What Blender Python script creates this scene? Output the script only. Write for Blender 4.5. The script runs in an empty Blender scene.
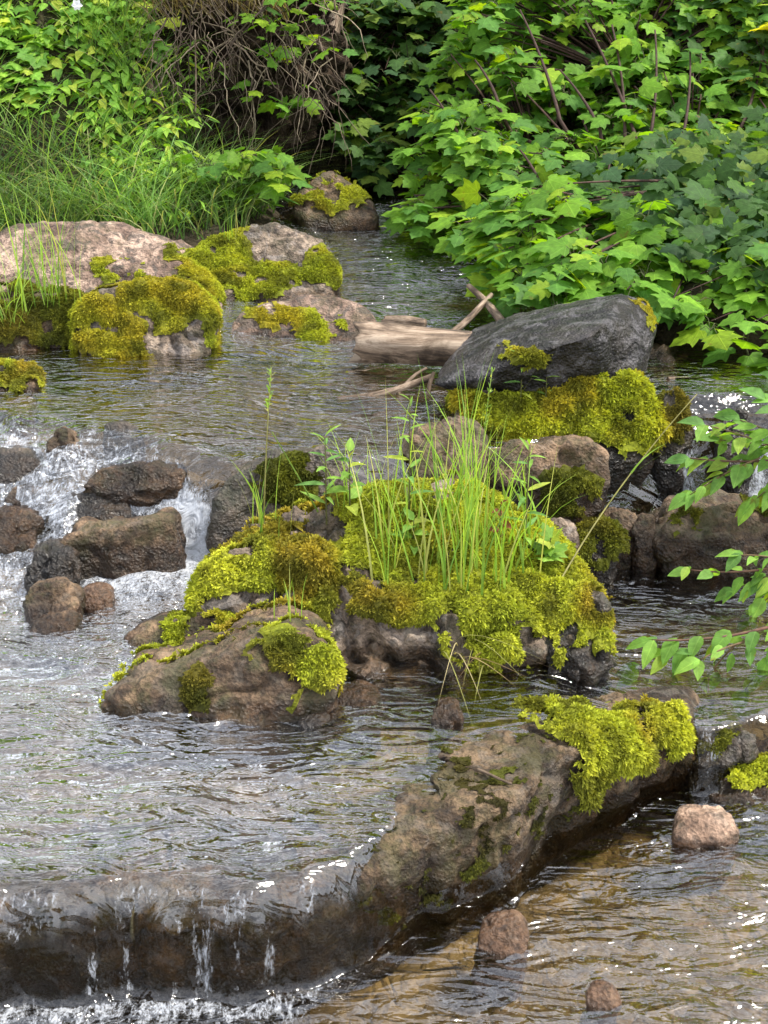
import bpy, bmesh, math, random
import numpy as np
from mathutils import Vector
RNG = np.random.default_rng(7)
random.seed(7)
rad = math.radians
scene = bpy.context.scene
COL = scene.collection

# ------------------------------------------------------------------ camera
F = 1334.0; PITCH = rad(22.0); CAM = np.array([0.0, 0.0, 1.55])
cP, sP = math.cos(PITCH), math.sin(PITCH)
cd = bpy.data.cameras.new('camera'); cam = bpy.data.objects.new('camera', cd); COL.objects.link(cam)
cam.location = CAM; cam.rotation_euler = (math.pi/2 - PITCH, 0, 0)
cd.sensor_fit = 'VERTICAL'; cd.sensor_height = 24.0; cd.lens = 24.0*F/1024.0
cd.clip_start = 0.05; cd.clip_end = 3000
scene.camera = cam

def ray(px, py):
    dx = (px-384)/F; dy = (512-py)/F
    return np.array([dx, cP + dy*sP, -sP + dy*cP])
def W(px, py, z):            # photo point resting on the level z
    d = ray(px, py); t = (z-CAM[2])/d[2]; return CAM + d*t
def D(px, py, Y):            # photo point at distance Y up the stream
    d = ray(px, py); t = Y/d[1]; return CAM + d*t
def proj(P):
    P = np.asarray(P) - CAM
    f = P[:, 1]*cP - P[:, 2]*sP; u = P[:, 1]*sP + P[:, 2]*cP
    f = np.maximum(f, 1e-3)
    return 384 + F*P[:, 0]/f, 512 - F*u/f, f

# ------------------------------------------------------------------ noise
def _hash(ix, iy, iz, s):
    h = (ix*374761393 + iy*668265263 + iz*2147483647 + s*1274126177) & 0xFFFFFFFF
    h = ((h ^ (h >> 13))*1274126177) & 0xFFFFFFFF
    h = ((h ^ (h >> 16))*2246822519) & 0xFFFFFFFF
    return ((h ^ (h >> 15)) & 0xFFFFFF)/float(0xFFFFFF)
def vnoise(P, s=0):          # value noise in -1..1
    P = np.asarray(P, dtype=np.float64); i = np.floor(P).astype(np.int64); f = P - i
    f = f*f*f*(f*(f*6-15)+10); r = 0
    for a in (0, 1):
        wx = f[:, 0] if a else 1-f[:, 0]
        for b in (0, 1):
            wy = f[:, 1] if b else 1-f[:, 1]
            for c in (0, 1):
                wz = f[:, 2] if c else 1-f[:, 2]
                r = r + wx*wy*wz*_hash(i[:, 0]+a, i[:, 1]+b, i[:, 2]+c, s)
    return r*2-1
def fbm(P, o=4, s=0, g=0.5):
    r = 0; a = 1.0; t = 0; P = np.asarray(P, dtype=np.float64)
    for k in range(o):
        r = r + a*vnoise(P*(2.03**k)+k*17.3, s+k); t += a; a *= g
    return r/t
def ridged(P, o=4, s=0):
    r = 0; a = 1.0; t = 0; P = np.asarray(P, dtype=np.float64)
    for k in range(o):
        r = r + a*(1-2*np.abs(vnoise(P*(2.1**k)+k*9.1, s+k))); t += a; a *= 0.5
    return r/t
def sstep(x):
    x = np.clip(x, 0, 1); return x*x*(3-2*x)
def xy3(x, y, k=1.0):
    return np.stack([x*k, y*k, np.zeros_like(x)], 1)
def inpoly(x, y, poly):
    c = np.zeros(len(x), bool); n = len(poly); j = n-1
    for i in range(n):
        xi, yi = poly[i]; xj, yj = poly[j]
        if yi != yj:
            c ^= ((yi > y) != (yj > y)) & (x < (xj-xi)*(y-yi)/(yj-yi)+xi)
        j = i
    return c

# ------------------------------------------------------------------ mesh helpers
def mesh_np(name, V, Fc, mats, col=None, smooth=True, attrs=None, midx=None):
    V = np.asarray(V, dtype=np.float32); Fc = np.asarray(Fc, dtype=np.int32)
    k = Fc.shape[1]; me = bpy.data.meshes.new(name)
    me.vertices.add(len(V)); me.vertices.foreach_set('co', V.ravel())
    me.loops.add(Fc.size); me.loops.foreach_set('vertex_index', Fc.ravel())
    me.polygons.add(len(Fc)); me.polygons.foreach_set('loop_start', np.arange(len(Fc), dtype=np.int32)*k)
    if not isinstance(mats, (list, tuple)): mats = [mats]
    for m in mats: me.materials.append(m)
    if midx is not None: me.polygons.foreach_set('material_index', np.asarray(midx, dtype=np.int32))
    me.update(calc_edges=True)
    me.polygons.foreach_set('use_smooth', np.full(len(Fc), smooth))
    if col is not None:
        a = me.color_attributes.new('Col', 'FLOAT_COLOR', 'POINT')
        c = np.ones((len(V), 4), dtype=np.float32); c[:, :3] = col; a.data.foreach_set('color', c.ravel())
    for kx, v in (attrs or {}).items():
        a = me.attributes.new(kx, 'FLOAT', 'POINT'); a.data.foreach_set('value', np.asarray(v, dtype=np.float32))
    me.validate()
    return me
def link(name, me, parent=None):
    o = bpy.data.objects.new(name, me); COL.objects.link(o)
    if parent is not None: o.parent = parent
    return o
def tag(o, label, cat, group=None, kind=None):
    if label: o['label'] = label
    if cat: o['category'] = cat
    if group: o['group'] = group
    if kind: o['kind'] = kind
    return o
def thing(name, label, cat, loc, group=None):
    o = bpy.data.objects.new(name, None); COL.objects.link(o); o.location = [float(v) for v in loc]
    o.empty_display_size = 0.05
    return tag(o, label, cat, group)
def part(name, V, Fc, mat, root, col=None, **k):      # geometry given in world space, stored relative to its thing
    V = np.asarray(V) - np.array(root.location)[None, :]
    return link(name, mesh_np(name, V, Fc, mat, col, **k), root)
def vnormals(V, Fc):
    n = np.zeros_like(V)
    fn = np.cross(V[Fc[:, 1]]-V[Fc[:, 0]], V[Fc[:, 2]]-V[Fc[:, 0]])
    for k in range(3): np.add.at(n, Fc[:, k], fn)
    return n/np.maximum(np.linalg.norm(n, axis=1, keepdims=True), 1e-12)
_ico = {}
def ico(s):
    if s not in _ico:
        bm = bmesh.new(); bmesh.ops.create_icosphere(bm, subdivisions=s, radius=1)
        bm.verts.ensure_lookup_table()
        _ico[s] = (np.array([v.co[:] for v in bm.verts]), np.array([[v.index for v in f.verts] for f in bm.faces])); bm.free()
    return _ico[s]
def grid_faces(nu, nv):
    i = np.arange(nu*nv).reshape(nu, nv)
    return np.stack([i[:-1, :-1], i[1:, :-1], i[1:, 1:], i[:-1, 1:]], -1).reshape(-1, 4)
class Bag:                       # collects triangles with vertex colours
    def __init__(s): s.V = []; s.F = []; s.C = []; s.U = []; s.n = 0
    def add(s, V, Fc, C, U=None):
        V = np.asarray(V, float).reshape(-1, 3)
        C = np.broadcast_to(np.asarray(C, float), V.shape)
        s.V.append(V); s.F.append(np.asarray(Fc)+s.n); s.C.append(C); s.U.append(np.full((len(V), 3), 9.0) if U is None else U); s.n += len(V)
    def out(s): return np.concatenate(s.V), np.concatenate(s.F), np.concatenate(s.C)
    def part(s, name, mat, root, **k):
        V, Fc, C = s.out(); o = part(name, V, Fc, mat, root, C, **k); s.veins(o.data); return o
    def veins(s, me):                # each leaf's own coordinates, for its veins
        U = np.concatenate(s.U).astype(np.float32)
        if U.min() < 5 and len(U) == len(me.vertices):
            a = me.attributes.new('luv', 'FLOAT_VECTOR', 'POINT'); a.data.foreach_set('vector', U.ravel())
def tube(bag, pts, r0, r1, col, n=6):
    pts = np.asarray(pts, float); m = len(pts); T = np.gradient(pts, axis=0)
    T /= np.maximum(np.linalg.norm(T, axis=1, keepdims=True), 1e-9)
    up = np.array([0.3, 0.2, 0.93]); A = np.cross(T, up); A /= np.maximum(np.linalg.norm(A, axis=1, keepdims=True), 1e-6); B = np.cross(T, A)
    r = np.linspace(r0, r1, m); th = np.arange(n)*2*math.pi/n
    V = pts[:, None]+r[:, None, None]*(np.cos(th)[None, :, None]*A[:, None]+np.sin(th)[None, :, None]*B[:, None])
    i = np.arange(m*n).reshape(m, n); j = np.roll(i, -1, 1)
    a, b, c, d = i[:-1], j[:-1], j[1:], i[1:]
    Fc = np.concatenate([np.stack([a, b, c], -1).reshape(-1, 3), np.stack([a, c, d], -1).reshape(-1, 3)])
    V = V.reshape(-1, 3)
    V = np.vstack([V, pts[-1]]); Fc = np.vstack([Fc, np.stack([i[-1], j[-1], np.full(n, m*n)], -1)])
    bag.add(V, Fc, col)
def curve3(p0, p1, p2, n=8):
    t = np.linspace(0, 1, n)[:, None]; return (1-t)**2*np.asarray(p0)+2*t*(1-t)*np.asarray(p1)+t*t*np.asarray(p2)

# ------------------------------------------------------------------ materials
def newmat(name):
    m = bpy.data.materials.new(name); m.use_nodes = True; nt = m.node_tree; nt.nodes.clear()
    out = nt.nodes.new('ShaderNodeOutputMaterial')
    def N(t, **k):
        n = nt.nodes.new(t)
        for a, v in k.items():
            if a.startswith('i_'):
                key = a[2:]; key = int(key) if key.isdigit() else key.replace('_', ' ')
                n.inputs[key].default_value = v
            else: setattr(n, a, v)
        return n
    return m, nt, out, N, nt.links.new
def ramp(N, stops):
    r = N('ShaderNodeValToRGB'); e = r.color_ramp.elements
    while len(e) > 1: e.remove(e[0])
    e[0].position = stops[0][0]; e[0].color = (*stops[0][1], 1)
    for p, c in stops[1:]:
        x = e.new(p); x.color = (*c, 1)
    return r
def mixc(N, L, fac, a, b, mode='MIX'):
    m = N('ShaderNodeMix', data_type='RGBA', blend_type=mode)
    for s, v in ((0, fac), (6, a), (7, b)):
        if hasattr(v, 'is_output') or isinstance(v, bpy.types.NodeSocket): L(v, m.inputs[s])
        elif s == 0: m.inputs[0].default_value = v
        else: m.inputs[s].default_value = (*v, 1)
    return m.outputs[2]
def mth(N, L, op, a, b=0.5, clamp=False):
    m = N('ShaderNodeMath', operation=op, use_clamp=clamp)
    for s, v in ((0, a), (1, b)):
        if isinstance(v, bpy.types.NodeSocket): L(v, m.inputs[s])
        else: m.inputs[s].default_value = v
    return m.outputs[0]

def rock_mat(name, c0, c1, c2, lichen=None, lich_amt=0.5, rough=0.75, spec=0.35, scale=1.0, algae=(0.05, 0.055, 0.015), algae_amt=0.3):
    m, nt, out, N, L = newmat(name)
    tc = N('ShaderNodeTexCoord')
    n1 = N('ShaderNodeTexNoise', i_Scale=7.0*scale, i_Detail=8.0, i_Roughness=0.65, i_Distortion=0.6); L(tc.outputs['Object'], n1.inputs['Vector'])
    n2 = N('ShaderNodeTexNoise', i_Scale=45.0*scale, i_Detail=6.0, i_Roughness=0.7); L(tc.outputs['Object'], n2.inputs['Vector'])
    n3 = N('ShaderNodeTexNoise', i_Scale=13.0*scale, i_Detail=5.0, i_Roughness=0.6, i_Distortion=1.2); L(tc.outputs['Object'], n3.inputs['Vector'])
    vo = N('ShaderNodeTexVoronoi', i_Scale=120.0*scale); L(tc.outputs['Object'], vo.inputs['Vector'])
    r = ramp(N, [(0.37, c0), (0.5, c1), (0.60, c2)]); L(n1.outputs['Fac'], r.inputs['Fac'])
    g = ramp(N, [(0.38, (0.38, 0.36, 0.34)), (0.57, (1.3, 1.22, 1.15))]); L(n2.outputs['Fac'], g.inputs['Fac'])
    c = mixc(N, L, 1.0, r.outputs['Color'], g.outputs['Color'], 'MULTIPLY')
    if lichen:
        lm = ramp(N, [(0.52, (0, 0, 0)), (0.58, (1, 1, 1))]); L(n3.outputs['Fac'], lm.inputs['Fac'])
        c = mixc(N, L, mth(N, L, 'MULTIPLY', lm.outputs['Color'], lich_amt), c, lichen)
    am = ramp(N, [(0.50, (1, 1, 1)), (0.36, (0, 0, 0))][::-1]); 
    n4 = N('ShaderNodeTexNoise', i_Scale=9.0*scale, i_Detail=7.0, i_Roughness=0.7); L(tc.outputs['Object'], n4.inputs['Vector'])
    am2 = ramp(N, [(0.47, (0, 0, 0)), (0.60, (1, 1, 1))]); L(n4.outputs['Fac'], am2.inputs['Fac'])
    c = mixc(N, L, mth(N, L, 'MULTIPLY', am2.outputs['Color'], algae_amt), c, algae)
    wa = N('ShaderNodeAttribute', attribute_name='wet')
    wn = mth(N, L, 'ADD', wa.outputs['Fac'], mth(N, L, 'MULTIPLY', mth(N, L, 'SUBTRACT', n3.outputs['Fac'], 0.5), 0.5))
    wr = ramp(N, [(0.35, (0, 0, 0)), (0.6, (1, 1, 1))]); L(wn, wr.inputs['Fac'])
    c = mixc(N, L, wr.outputs['Color'], c, mixc(N, L, 1.0, c, (0.38, 0.33, 0.28), 'MULTIPLY'))
    bs = N('ShaderNodeBsdfPrincipled'); L(c, bs.inputs['Base Color'])
    ro = N('ShaderNodeMapRange'); L(wr.outputs['Color'], ro.inputs['Value']); ro.inputs['To Min'].default_value = rough; ro.inputs['To Max'].default_value = 0.28
    L(ro.outputs['Result'], bs.inputs['Roughness']); bs.inputs['Specular IOR Level'].default_value = spec
    h = mth(N, L, 'ADD', mth(N, L, 'MULTIPLY', n2.outputs['Fac'], 0.6), mth(N, L, 'ADD', n1.outputs['Fac'], mth(N, L, 'MULTIPLY', vo.outputs['Distance'], 0.25)))
    b = N('ShaderNodeBump', i_Strength=1.0, i_Distance=0.02); L(h, b.inputs['Height']); L(b.outputs['Normal'], bs.inputs['Normal'])
    L(bs.outputs[0], out.inputs['Surface'])
    return m
M = {}
M['pink'] = rock_mat('pinkish_granite', (0.065, 0.043, 0.032), (0.19, 0.135, 0.105), (0.36, 0.275, 0.22), (0.064, 0.056, 0.048), 0.7, 0.8, algae_amt=0.35)
M['brown'] = rock_mat('brown_river_rock', (0.028, 0.018, 0.010), (0.085, 0.057, 0.034), (0.21, 0.145, 0.09), (0.180, 0.144, 0.108), 0.35, 0.7, algae_amt=0.55)
M['grey'] = rock_mat('grey_lichen_rock', (0.035, 0.028, 0.021), (0.12, 0.094, 0.070), (0.31, 0.25, 0.195), (0.248, 0.223, 0.205), 0.4, 0.7, algae_amt=0.3)
M['dark'] = rock_mat('dark_wet_rock', (0.018, 0.015, 0.012), (0.05, 0.04, 0.03), (0.10, 0.08, 0.06), None, 0, 0.4, 0.5, algae_amt=0.45, algae=(0.03, 0.035, 0.01))
M['black'] = rock_mat('black_slate', (0.007, 0.0065, 0.007), (0.014, 0.013, 0.014), (0.032, 0.03, 0.033), (0.2, 0.19, 0.2), 0.3, 0.36, 0.35, algae_amt=0.15, algae=(0.06, 0.045, 0.02))
M['tan'] = rock_mat('tan_stone', (0.119, 0.076, 0.051), (0.255, 0.178, 0.128), (0.391, 0.306, 0.238), None, 0, 0.6, algae_amt=0.25)
M['ledge'] = rock_mat('muddy_ledge_rock', (0.018, 0.011, 0.006), (0.054, 0.035, 0.018), (0.135, 0.095, 0.055), (0.210, 0.182, 0.147), 0.25, 0.6, scale=1.3, algae_amt=0.6, algae=(0.055, 0.05, 0.012))

def foliage_mat(name, rough=0.5, transl=0.35, spec=0.4, tmul=(1.2, 1.25, 0.5), var=0.35, vs=60.0, veins=False):
    m, nt, out, N, L = newmat(name)
    a = N('ShaderNodeAttribute', attribute_name='Col')
    tc = N('ShaderNodeTexCoord'); n = N('ShaderNodeTexNoise', i_Scale=vs, i_Detail=3.0); L(tc.outputs['Object'], n.inputs['Vector'])
    r = ramp(N, [(0.3, (1-var,)*3), (0.7, (1+var,)*3)]); L(n.outputs['Fac'], r.inputs['Fac'])
    c = mixc(N, L, 1.0, a.outputs['Color'], r.outputs['Color'], 'MULTIPLY')
    bs = N('ShaderNodeBsdfPrincipled', i_Roughness=rough)
    if veins:
        ua = N('ShaderNodeAttribute', attribute_name='luv'); sx = N('ShaderNodeSeparateXYZ'); L(ua.outputs['Vector'], sx.inputs[0])
        ax = mth(N, L, 'ABSOLUTE', sx.outputs[0]); yy = sx.outputs[1]
        def line(d, w):
            m_ = N('ShaderNodeMapRange'); m_.interpolation_type = 'SMOOTHSTEP'; L(d, m_.inputs['Value']); m_.inputs['From Min'].default_value = w; m_.inputs['From Max'].default_value = w*0.2; return m_.outputs['Result']
        v = line(ax, 0.028)
        for t_ in (0.85, 2.6):      # palmate veins
            d_ = mth(N, L, 'ABSOLUTE', mth(N, L, 'SUBTRACT', mth(N, L, 'MULTIPLY', yy, math.sin(math.atan(t_))), mth(N, L, 'MULTIPLY', ax, math.cos(math.atan(t_)))))
            if t_ == 2.6: d_ = mth(N, L, 'ABSOLUTE', mth(N, L, 'SUBTRACT', mth(N, L, 'MULTIPLY', yy, 0.97), mth(N, L, 'MULTIPLY', ax, 0.22)))
            v = mth(N, L, 'MAXIMUM', v, mth(N, L, 'MULTIPLY', line(d_, 0.022), sx.outputs[2]))
        pf = mth(N, L, 'ABSOLUTE', mth(N, L, 'SUBTRACT', mth(N, L, 'FRACT', mth(N, L, 'SUBTRACT', mth(N, L, 'MULTIPLY', yy, 7.0), mth(N, L, 'MULTIPLY', ax, 5.0))), 0.5))
        v = mth(N, L, 'MAXIMUM', v, mth(N, L, 'MULTIPLY', line(pf, 0.09), 0.55))
        c = mixc(N, L, mth(N, L, 'MULTIPLY', v, 0.45), c, mixc(N, L, 1.0, c, (1.75, 1.55, 1.7), 'MULTIPLY'))
        sp = N('ShaderNodeTexNoise', i_Scale=26.0, i_Detail=4.0); L(tc.outputs['Object'], sp.inputs['Vector'])
        sr = ramp(N, [(0.66, (0, 0, 0)), (0.72, (1, 1, 1))]); L(sp.outputs['Fac'], sr.inputs['Fac'])
        c = mixc(N, L, mth(N, L, 'MULTIPLY', sr.outputs['Color'], 0.6), c, (0.16, 0.11, 0.02))
        vb = N('ShaderNodeBump', i_Strength=0.35, i_Distance=0.004); vb.invert = True; L(v, vb.inputs['Height']); L(vb.outputs['Normal'], bs.inputs['Normal'])
    L(c, bs.inputs['Base Color']); bs.inputs['Specular IOR Level'].default_value = spec
    tr = N('ShaderNodeBsdfTranslucent'); L(mixc(N, L, 1.0, c, tmul, 'MULTIPLY'), tr.inputs['Color'])
    mx = N('ShaderNodeMixShader', i_0=transl); L(bs.outputs[0], mx.inputs[1]); L(tr.outputs[0], mx.inputs[2]); L(mx.outputs[0], out.inputs['Surface'])
    return m
M['moss'] = foliage_mat('feather_moss', 0.8, 0.30, 0.15, (1.3, 1.2, 0.5), 0.3, 90)
M['leaf'] = foliage_mat('broad_leaf', 0.55, 0.42, 0.15, (1.8, 1.7, 0.3), 0.22, 55, veins=True)
M['petal'] = foliage_mat('white_petal', 0.6, 0.3, 0.2, (1, 1, 1), 0.02)
M['grass'] = foliage_mat('grass_blade', 0.5, 0.38, 0.35, (1.4, 1.4, 0.5), 0.2, 30)
M['stem'] = foliage_mat('stem_bark', 0.75, 0.0, 0.25, (1, 1, 1), 0.4, 60)
M['root'] = foliage_mat('dead_root', 0.85, 0.0, 0.2, (1, 1, 1), 0.45, 40)

def wood_mat():
    m, nt, out, N, L = newmat('weathered_wood')
    tc = N('ShaderNodeTexCoord'); mp = N('ShaderNodeMapping'); mp.inputs['Scale'].default_value = (2.0, 11, 11); L(tc.outputs['Object'], mp.inputs['Vector'])
    n = N('ShaderNodeTexNoise', i_Scale=2.2, i_Detail=9.0, i_Roughness=0.72, i_Distortion=1.0); L(mp.outputs[0], n.inputs['Vector'])
    n2 = N('ShaderNodeTexNoise', i_Scale=9.0, i_Detail=5.0); L(tc.outputs['Object'], n2.inputs['Vector'])
    r = ramp(N, [(0.38, (0.04, 0.026, 0.015)), (0.48, (0.17, 0.12, 0.08)), (0.60, (0.34, 0.27, 0.20))]); L(n.outputs['Fac'], r.inputs['Fac'])
    g = ramp(N, [(0.42, (0.30, 0.25, 0.18)), (0.56, (1.1, 1.08, 1.05))]); L(n2.outputs['Fac'], g.inputs['Fac'])
    c = mixc(N, L, 1.0, r.outputs['Color'], g.outputs['Color'], 'MULTIPLY')
    bs = N('ShaderNodeBsdfPrincipled', i_Roughness=0.8); L(c, bs.inputs['Base Color'])
    b = N('ShaderNodeBump', i_Strength=0.9, i_Distance=0.008); L(n.outputs['Fac'], b.inputs['Height']); L(b.outputs['Normal'], bs.inputs['Normal'])
    L(bs.outputs[0], out.inputs['Surface']); return m
M['wood'] = wood_mat()

def soil_mat():
    m, nt, out, N, L = newmat('streambed_and_soil')
    tc = N('ShaderNodeTexCoord')
    nw = N('ShaderNodeTexNoise', i_Scale=14.0, i_Detail=3.0); L(tc.outputs['Object'], nw.inputs['Vector'])
    wv = N('ShaderNodeVectorMath', operation='SCALE'); L(nw.outputs['Color'], wv.inputs[0]); wv.inputs['Scale'].default_value = 0.09
    wa = N('ShaderNodeVectorMath', operation='ADD'); L(tc.outputs['Object'], wa.inputs[0]); L(wv.outputs[0], wa.inputs[1])
    vo = N('ShaderNodeTexVoronoi', i_Scale=34.0, i_Randomness=1.0); L(wa.outputs[0], vo.inputs['Vector'])
    vo2 = N('ShaderNodeTexVoronoi', i_Scale=95.0); L(wa.outputs[0], vo2.inputs['Vector'])
    n = N('ShaderNodeTexNoise', i_Scale=4.0, i_Detail=8.0, i_Roughness=0.65); L(tc.outputs['Object'], n.inputs['Vector'])
    r = ramp(N, [(0.3, (0.06, 0.042, 0.02)), (0.5, (0.125, 0.098, 0.05)), (0.7, (0.22, 0.18, 0.105))]); L(n.outputs['Fac'], r.inputs['Fac'])
    sx = N('ShaderNodeSeparateColor'); L(vo.outputs['Color'], sx.inputs[0])
    st = ramp(N, [(0.0, (0.6, 0.58, 0.55)), (0.6, (1.0, 0.97, 0.93)), (1.0, (1.35, 1.28, 1.2))]); L(sx.outputs[0], st.inputs['Fac'])
    c = mixc(N, L, 0.85, r.outputs['Color'], mixc(N, L, 1.0, r.outputs['Color'], st.outputs['Color'], 'MULTIPLY'))
    si = N('ShaderNodeAttribute', attribute_name='depth_tone'); c = mixc(N, L, si.outputs['Fac'], c, mixc(N, L, 1.0, c, (0.36, 0.36, 0.38), 'MULTIPLY'))  # darker bed colour stands in for light absorbed by deeper water
    a = N('ShaderNodeAttribute', attribute_name='dry')
    n5 = N('ShaderNodeTexNoise', i_Scale=30.0, i_Detail=6.0); L(tc.outputs['Object'], n5.inputs['Vector'])
    sl = ramp(N, [(0.35, (0.012, 0.011, 0.006)), (0.55, (0.035, 0.028, 0.015)), (0.7, (0.06, 0.055, 0.02))]); L(n5.outputs['Fac'], sl.inputs['Fac'])
    c = mixc(N, L, a.outputs['Fac'], c, sl.outputs['Color'])
    bs = N('ShaderNodeBsdfPrincipled', i_Roughness=0.8); L(c, bs.inputs['Base Color']); bs.inputs['Specular IOR Level'].default_value = 0.2
    h = mth(N, L, 'ADD', mth(N, L, 'MULTIPLY', vo.outputs['Distance'], -1.0), mth(N, L, 'MULTIPLY', vo2.outputs['Distance'], -0.3))
    b = N('ShaderNodeBump', i_Strength=0.8, i_Distance=0.02); L(h, b.inputs['Height']); L(b.outputs['Normal'], bs.inputs['Normal'])
    L(bs.outputs[0], out.inputs['Surface']); return m
M['soil'] = soil_mat()

def water_mat():
    m, nt, out, N, L = newmat('stream_water')
    geo = N('ShaderNodeNewGeometry')
    def noise(scale, sc, detail=4.0, dist=0.6, rough=0.55, rot=0.0):
        mp = N('ShaderNodeMapping'); mp.inputs['Scale'].default_value = sc; mp.inputs['Rotation'].default_value = (0, 0, rot)
        L(geo.outputs['Position'], mp.inputs['Vector'])
        n = N('ShaderNodeTexNoise', i_Scale=scale, i_Detail=detail, i_Roughness=rough, i_Distortion=dist); L(mp.outputs[0], n.inputs['Vector']); return n.outputs['Fac']
    ch = N('ShaderNodeAttribute', attribute_name='chop')
    fo = N('ShaderNodeAttribute', attribute_name='foam')
    a = noise(9, (0.7, 1.9, 0.5), 1.8, 1.8, 0.45, 0.35)
    b = noise(30, (0.75, 1.5, 0.4), 2.0, 1.2, 0.5, 0.2)
    h = mth(N, L, 'ADD', a, mth(N, L, 'MULTIPLY', b, mth(N, L, 'ADD', mth(N, L, 'MULTIPLY', ch.outputs['Fac'], 0.5), 0.09)))
    bp = N('ShaderNodeBump', i_Distance=0.03); L(h, bp.inputs['Height']); L(mth(N, L, 'ADD', mth(N, L, 'MULTIPLY', ch.outputs['Fac'], 0.5), 0.42), bp.inputs['Strength'])
    fr = N('ShaderNodeFresnel', i_IOR=1.45); L(bp.outputs['Normal'], fr.inputs['Normal'])
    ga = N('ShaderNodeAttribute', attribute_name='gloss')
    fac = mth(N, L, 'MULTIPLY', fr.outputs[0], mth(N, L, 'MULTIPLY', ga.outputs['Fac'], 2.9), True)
    gl = N('ShaderNodeBsdfGlossy', i_Roughness=0.07); gl.inputs['Color'].default_value = (1, 1, 1, 1); L(bp.outputs['Normal'], gl.inputs['Normal'])
    tr = N('ShaderNodeBsdfTransparent'); tr.inputs['Color'].default_value = (0.88, 0.81, 0.66, 1)
    mx = N('ShaderNodeMixShader'); L(fac, mx.inputs[0]); L(tr.outputs[0], mx.inputs[1]); L(gl.outputs[0], mx.inputs[2])
    # aerated water
    f1 = noise(24, (1.7, 1.0, 0.5), 5.0, 1.5, 0.7)
    f2 = noise(70, (1.5, 0.8, 0.3), 4.0, 1.0, 0.7)
    f3 = noise(190, (1.2, 0.9, 0.5), 2.0, 0.3, 0.6)
    fm = mth(N, L, 'ADD', mth(N, L, 'ADD', mth(N, L, 'MULTIPLY', f1, 0.45), mth(N, L, 'MULTIPLY', f2, 0.35)), mth(N, L, 'MULTIPLY', f3, 0.20))
    fl = mth(N, L, 'SUBTRACT', mth(N, L, 'ADD', fm, mth(N, L, 'MULTIPLY', fo.outputs['Fac'], 0.30)), 0.61)
    fl = mth(N, L, 'MULTIPLY', fl, 5.5, True)
    fl = mth(N, L, 'MULTIPLY', fl, 0.8)
    df = N('ShaderNodeBsdfDiffuse'); df.inputs['Color'].default_value = (0.72, 0.76, 0.82, 1); L(bp.outputs['Normal'], df.inputs['Normal'])
    dt = N('ShaderNodeBsdfTranslucent'); dt.inputs['Color'].default_value = (0.72, 0.76, 0.82, 1)
    fx = N('ShaderNodeMixShader', i_0=0.35); L(df.outputs[0], fx.inputs[1]); L(dt.outputs[0], fx.inputs[2])
    m2 = N('ShaderNodeMixShader'); L(fl, m2.inputs[0]); L(mx.outputs[0], m2.inputs[1]); L(fx.outputs[0], m2.inputs[2])
    L(m2.outputs[0], out.inputs['Surface']); return m
M['water'] = water_mat()

# ------------------------------------------------------------------ the stream: levels, lips, banks
LIPA = np.array([(-4, 1.62), (-0.95, 1.70), (-0.61, 1.745), (-0.35, 1.765), (-0.2, 1.80), (-0.06, 1.86), (0.215, 2.05), (0.42, 2.21), (0.60, 2.36), (0.75, 2.43), (1.2, 2.46), (4, 2.6)])
LIPB = np.array([(-4, 3.9), (-1.06, 3.52), (-0.77, 3.38), (-0.55, 3.27), (-0.41, 3.18), (-0.24, 3.2), (0.26, 3.3), (0.55, 3.45), (0.80, 3.62), (1.2, 3.64), (4, 3.7)])
def fA(x):
    xx = np.atleast_1d(np.asarray(x, float)).ravel(); q = np.stack([xx*5.5, 0*xx+2.2, 0*xx], 1); q2 = np.stack([xx*17, 0*xx+5.1, 0*xx], 1)
    r = np.interp(xx, LIPA[:, 0], LIPA[:, 1])+0.030*vnoise(q, 7)+0.010*vnoise(q2, 9)
    return r.reshape(np.shape(x)) if np.ndim(x) else float(r[0])
fB = lambda x: np.interp(x, LIPB[:, 0], LIPB[:, 1])
wB = lambda x: np.interp(x, [-1.2, -0.8, -0.55, -0.4, -0.2, 0.6, 0.85, 1.3], [0.65, 0.5, 0.24, 0.17, 0.15, 0.15, 0.30, 0.35])
ZL, ZM, ZU = 0.0, 0.18, 0.40
def Hw(x, y):
    sh = (0.055+0.065*sstep((x-0.22)/0.1))*sstep((x+0.08)/0.14)*sstep((0.64-x)/0.05)
    a = 1-(1-np.clip((y-(fA(x)-0.07+sh))/0.09, 0, 1))**2.5
    b = sstep((y-(fB(x)-wB(x)))/wB(x))
    up = np.clip(y-fB(x)-0.1, 0, 4)
    right = sstep((x-0.6)/0.2)
    ZM = 0.18-0.06*sstep((x-0.30)/0.3)
    return ZM*a + (ZU-ZM)*b + 0.035*up + 0.05*right*b + 0.03*sstep((y-fA(x))/1.0)*sstep((-x-0.2)/0.4)
SHORE = [(-4, 0), (-2.6, 2.0), (-2.0, 2.8), (-1.6, 3.45), (-1.35, 3.75), (-1.8, 4.1), (-2.1, 4.8), (-1.7, 5.3), (-0.62, 5.5), (-0.42, 6.2), (-0.55, 7.0),
         (0.25, 7.0), (0.28, 6.2), (0.45, 5.6), (0.6, 5.1), (0.72, 4.5), (0.88, 4.12), (1.3, 4.0), (1.8, 4.0), (2.8, 3.4), (3.0, 2.4), (4, 0)]
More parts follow.
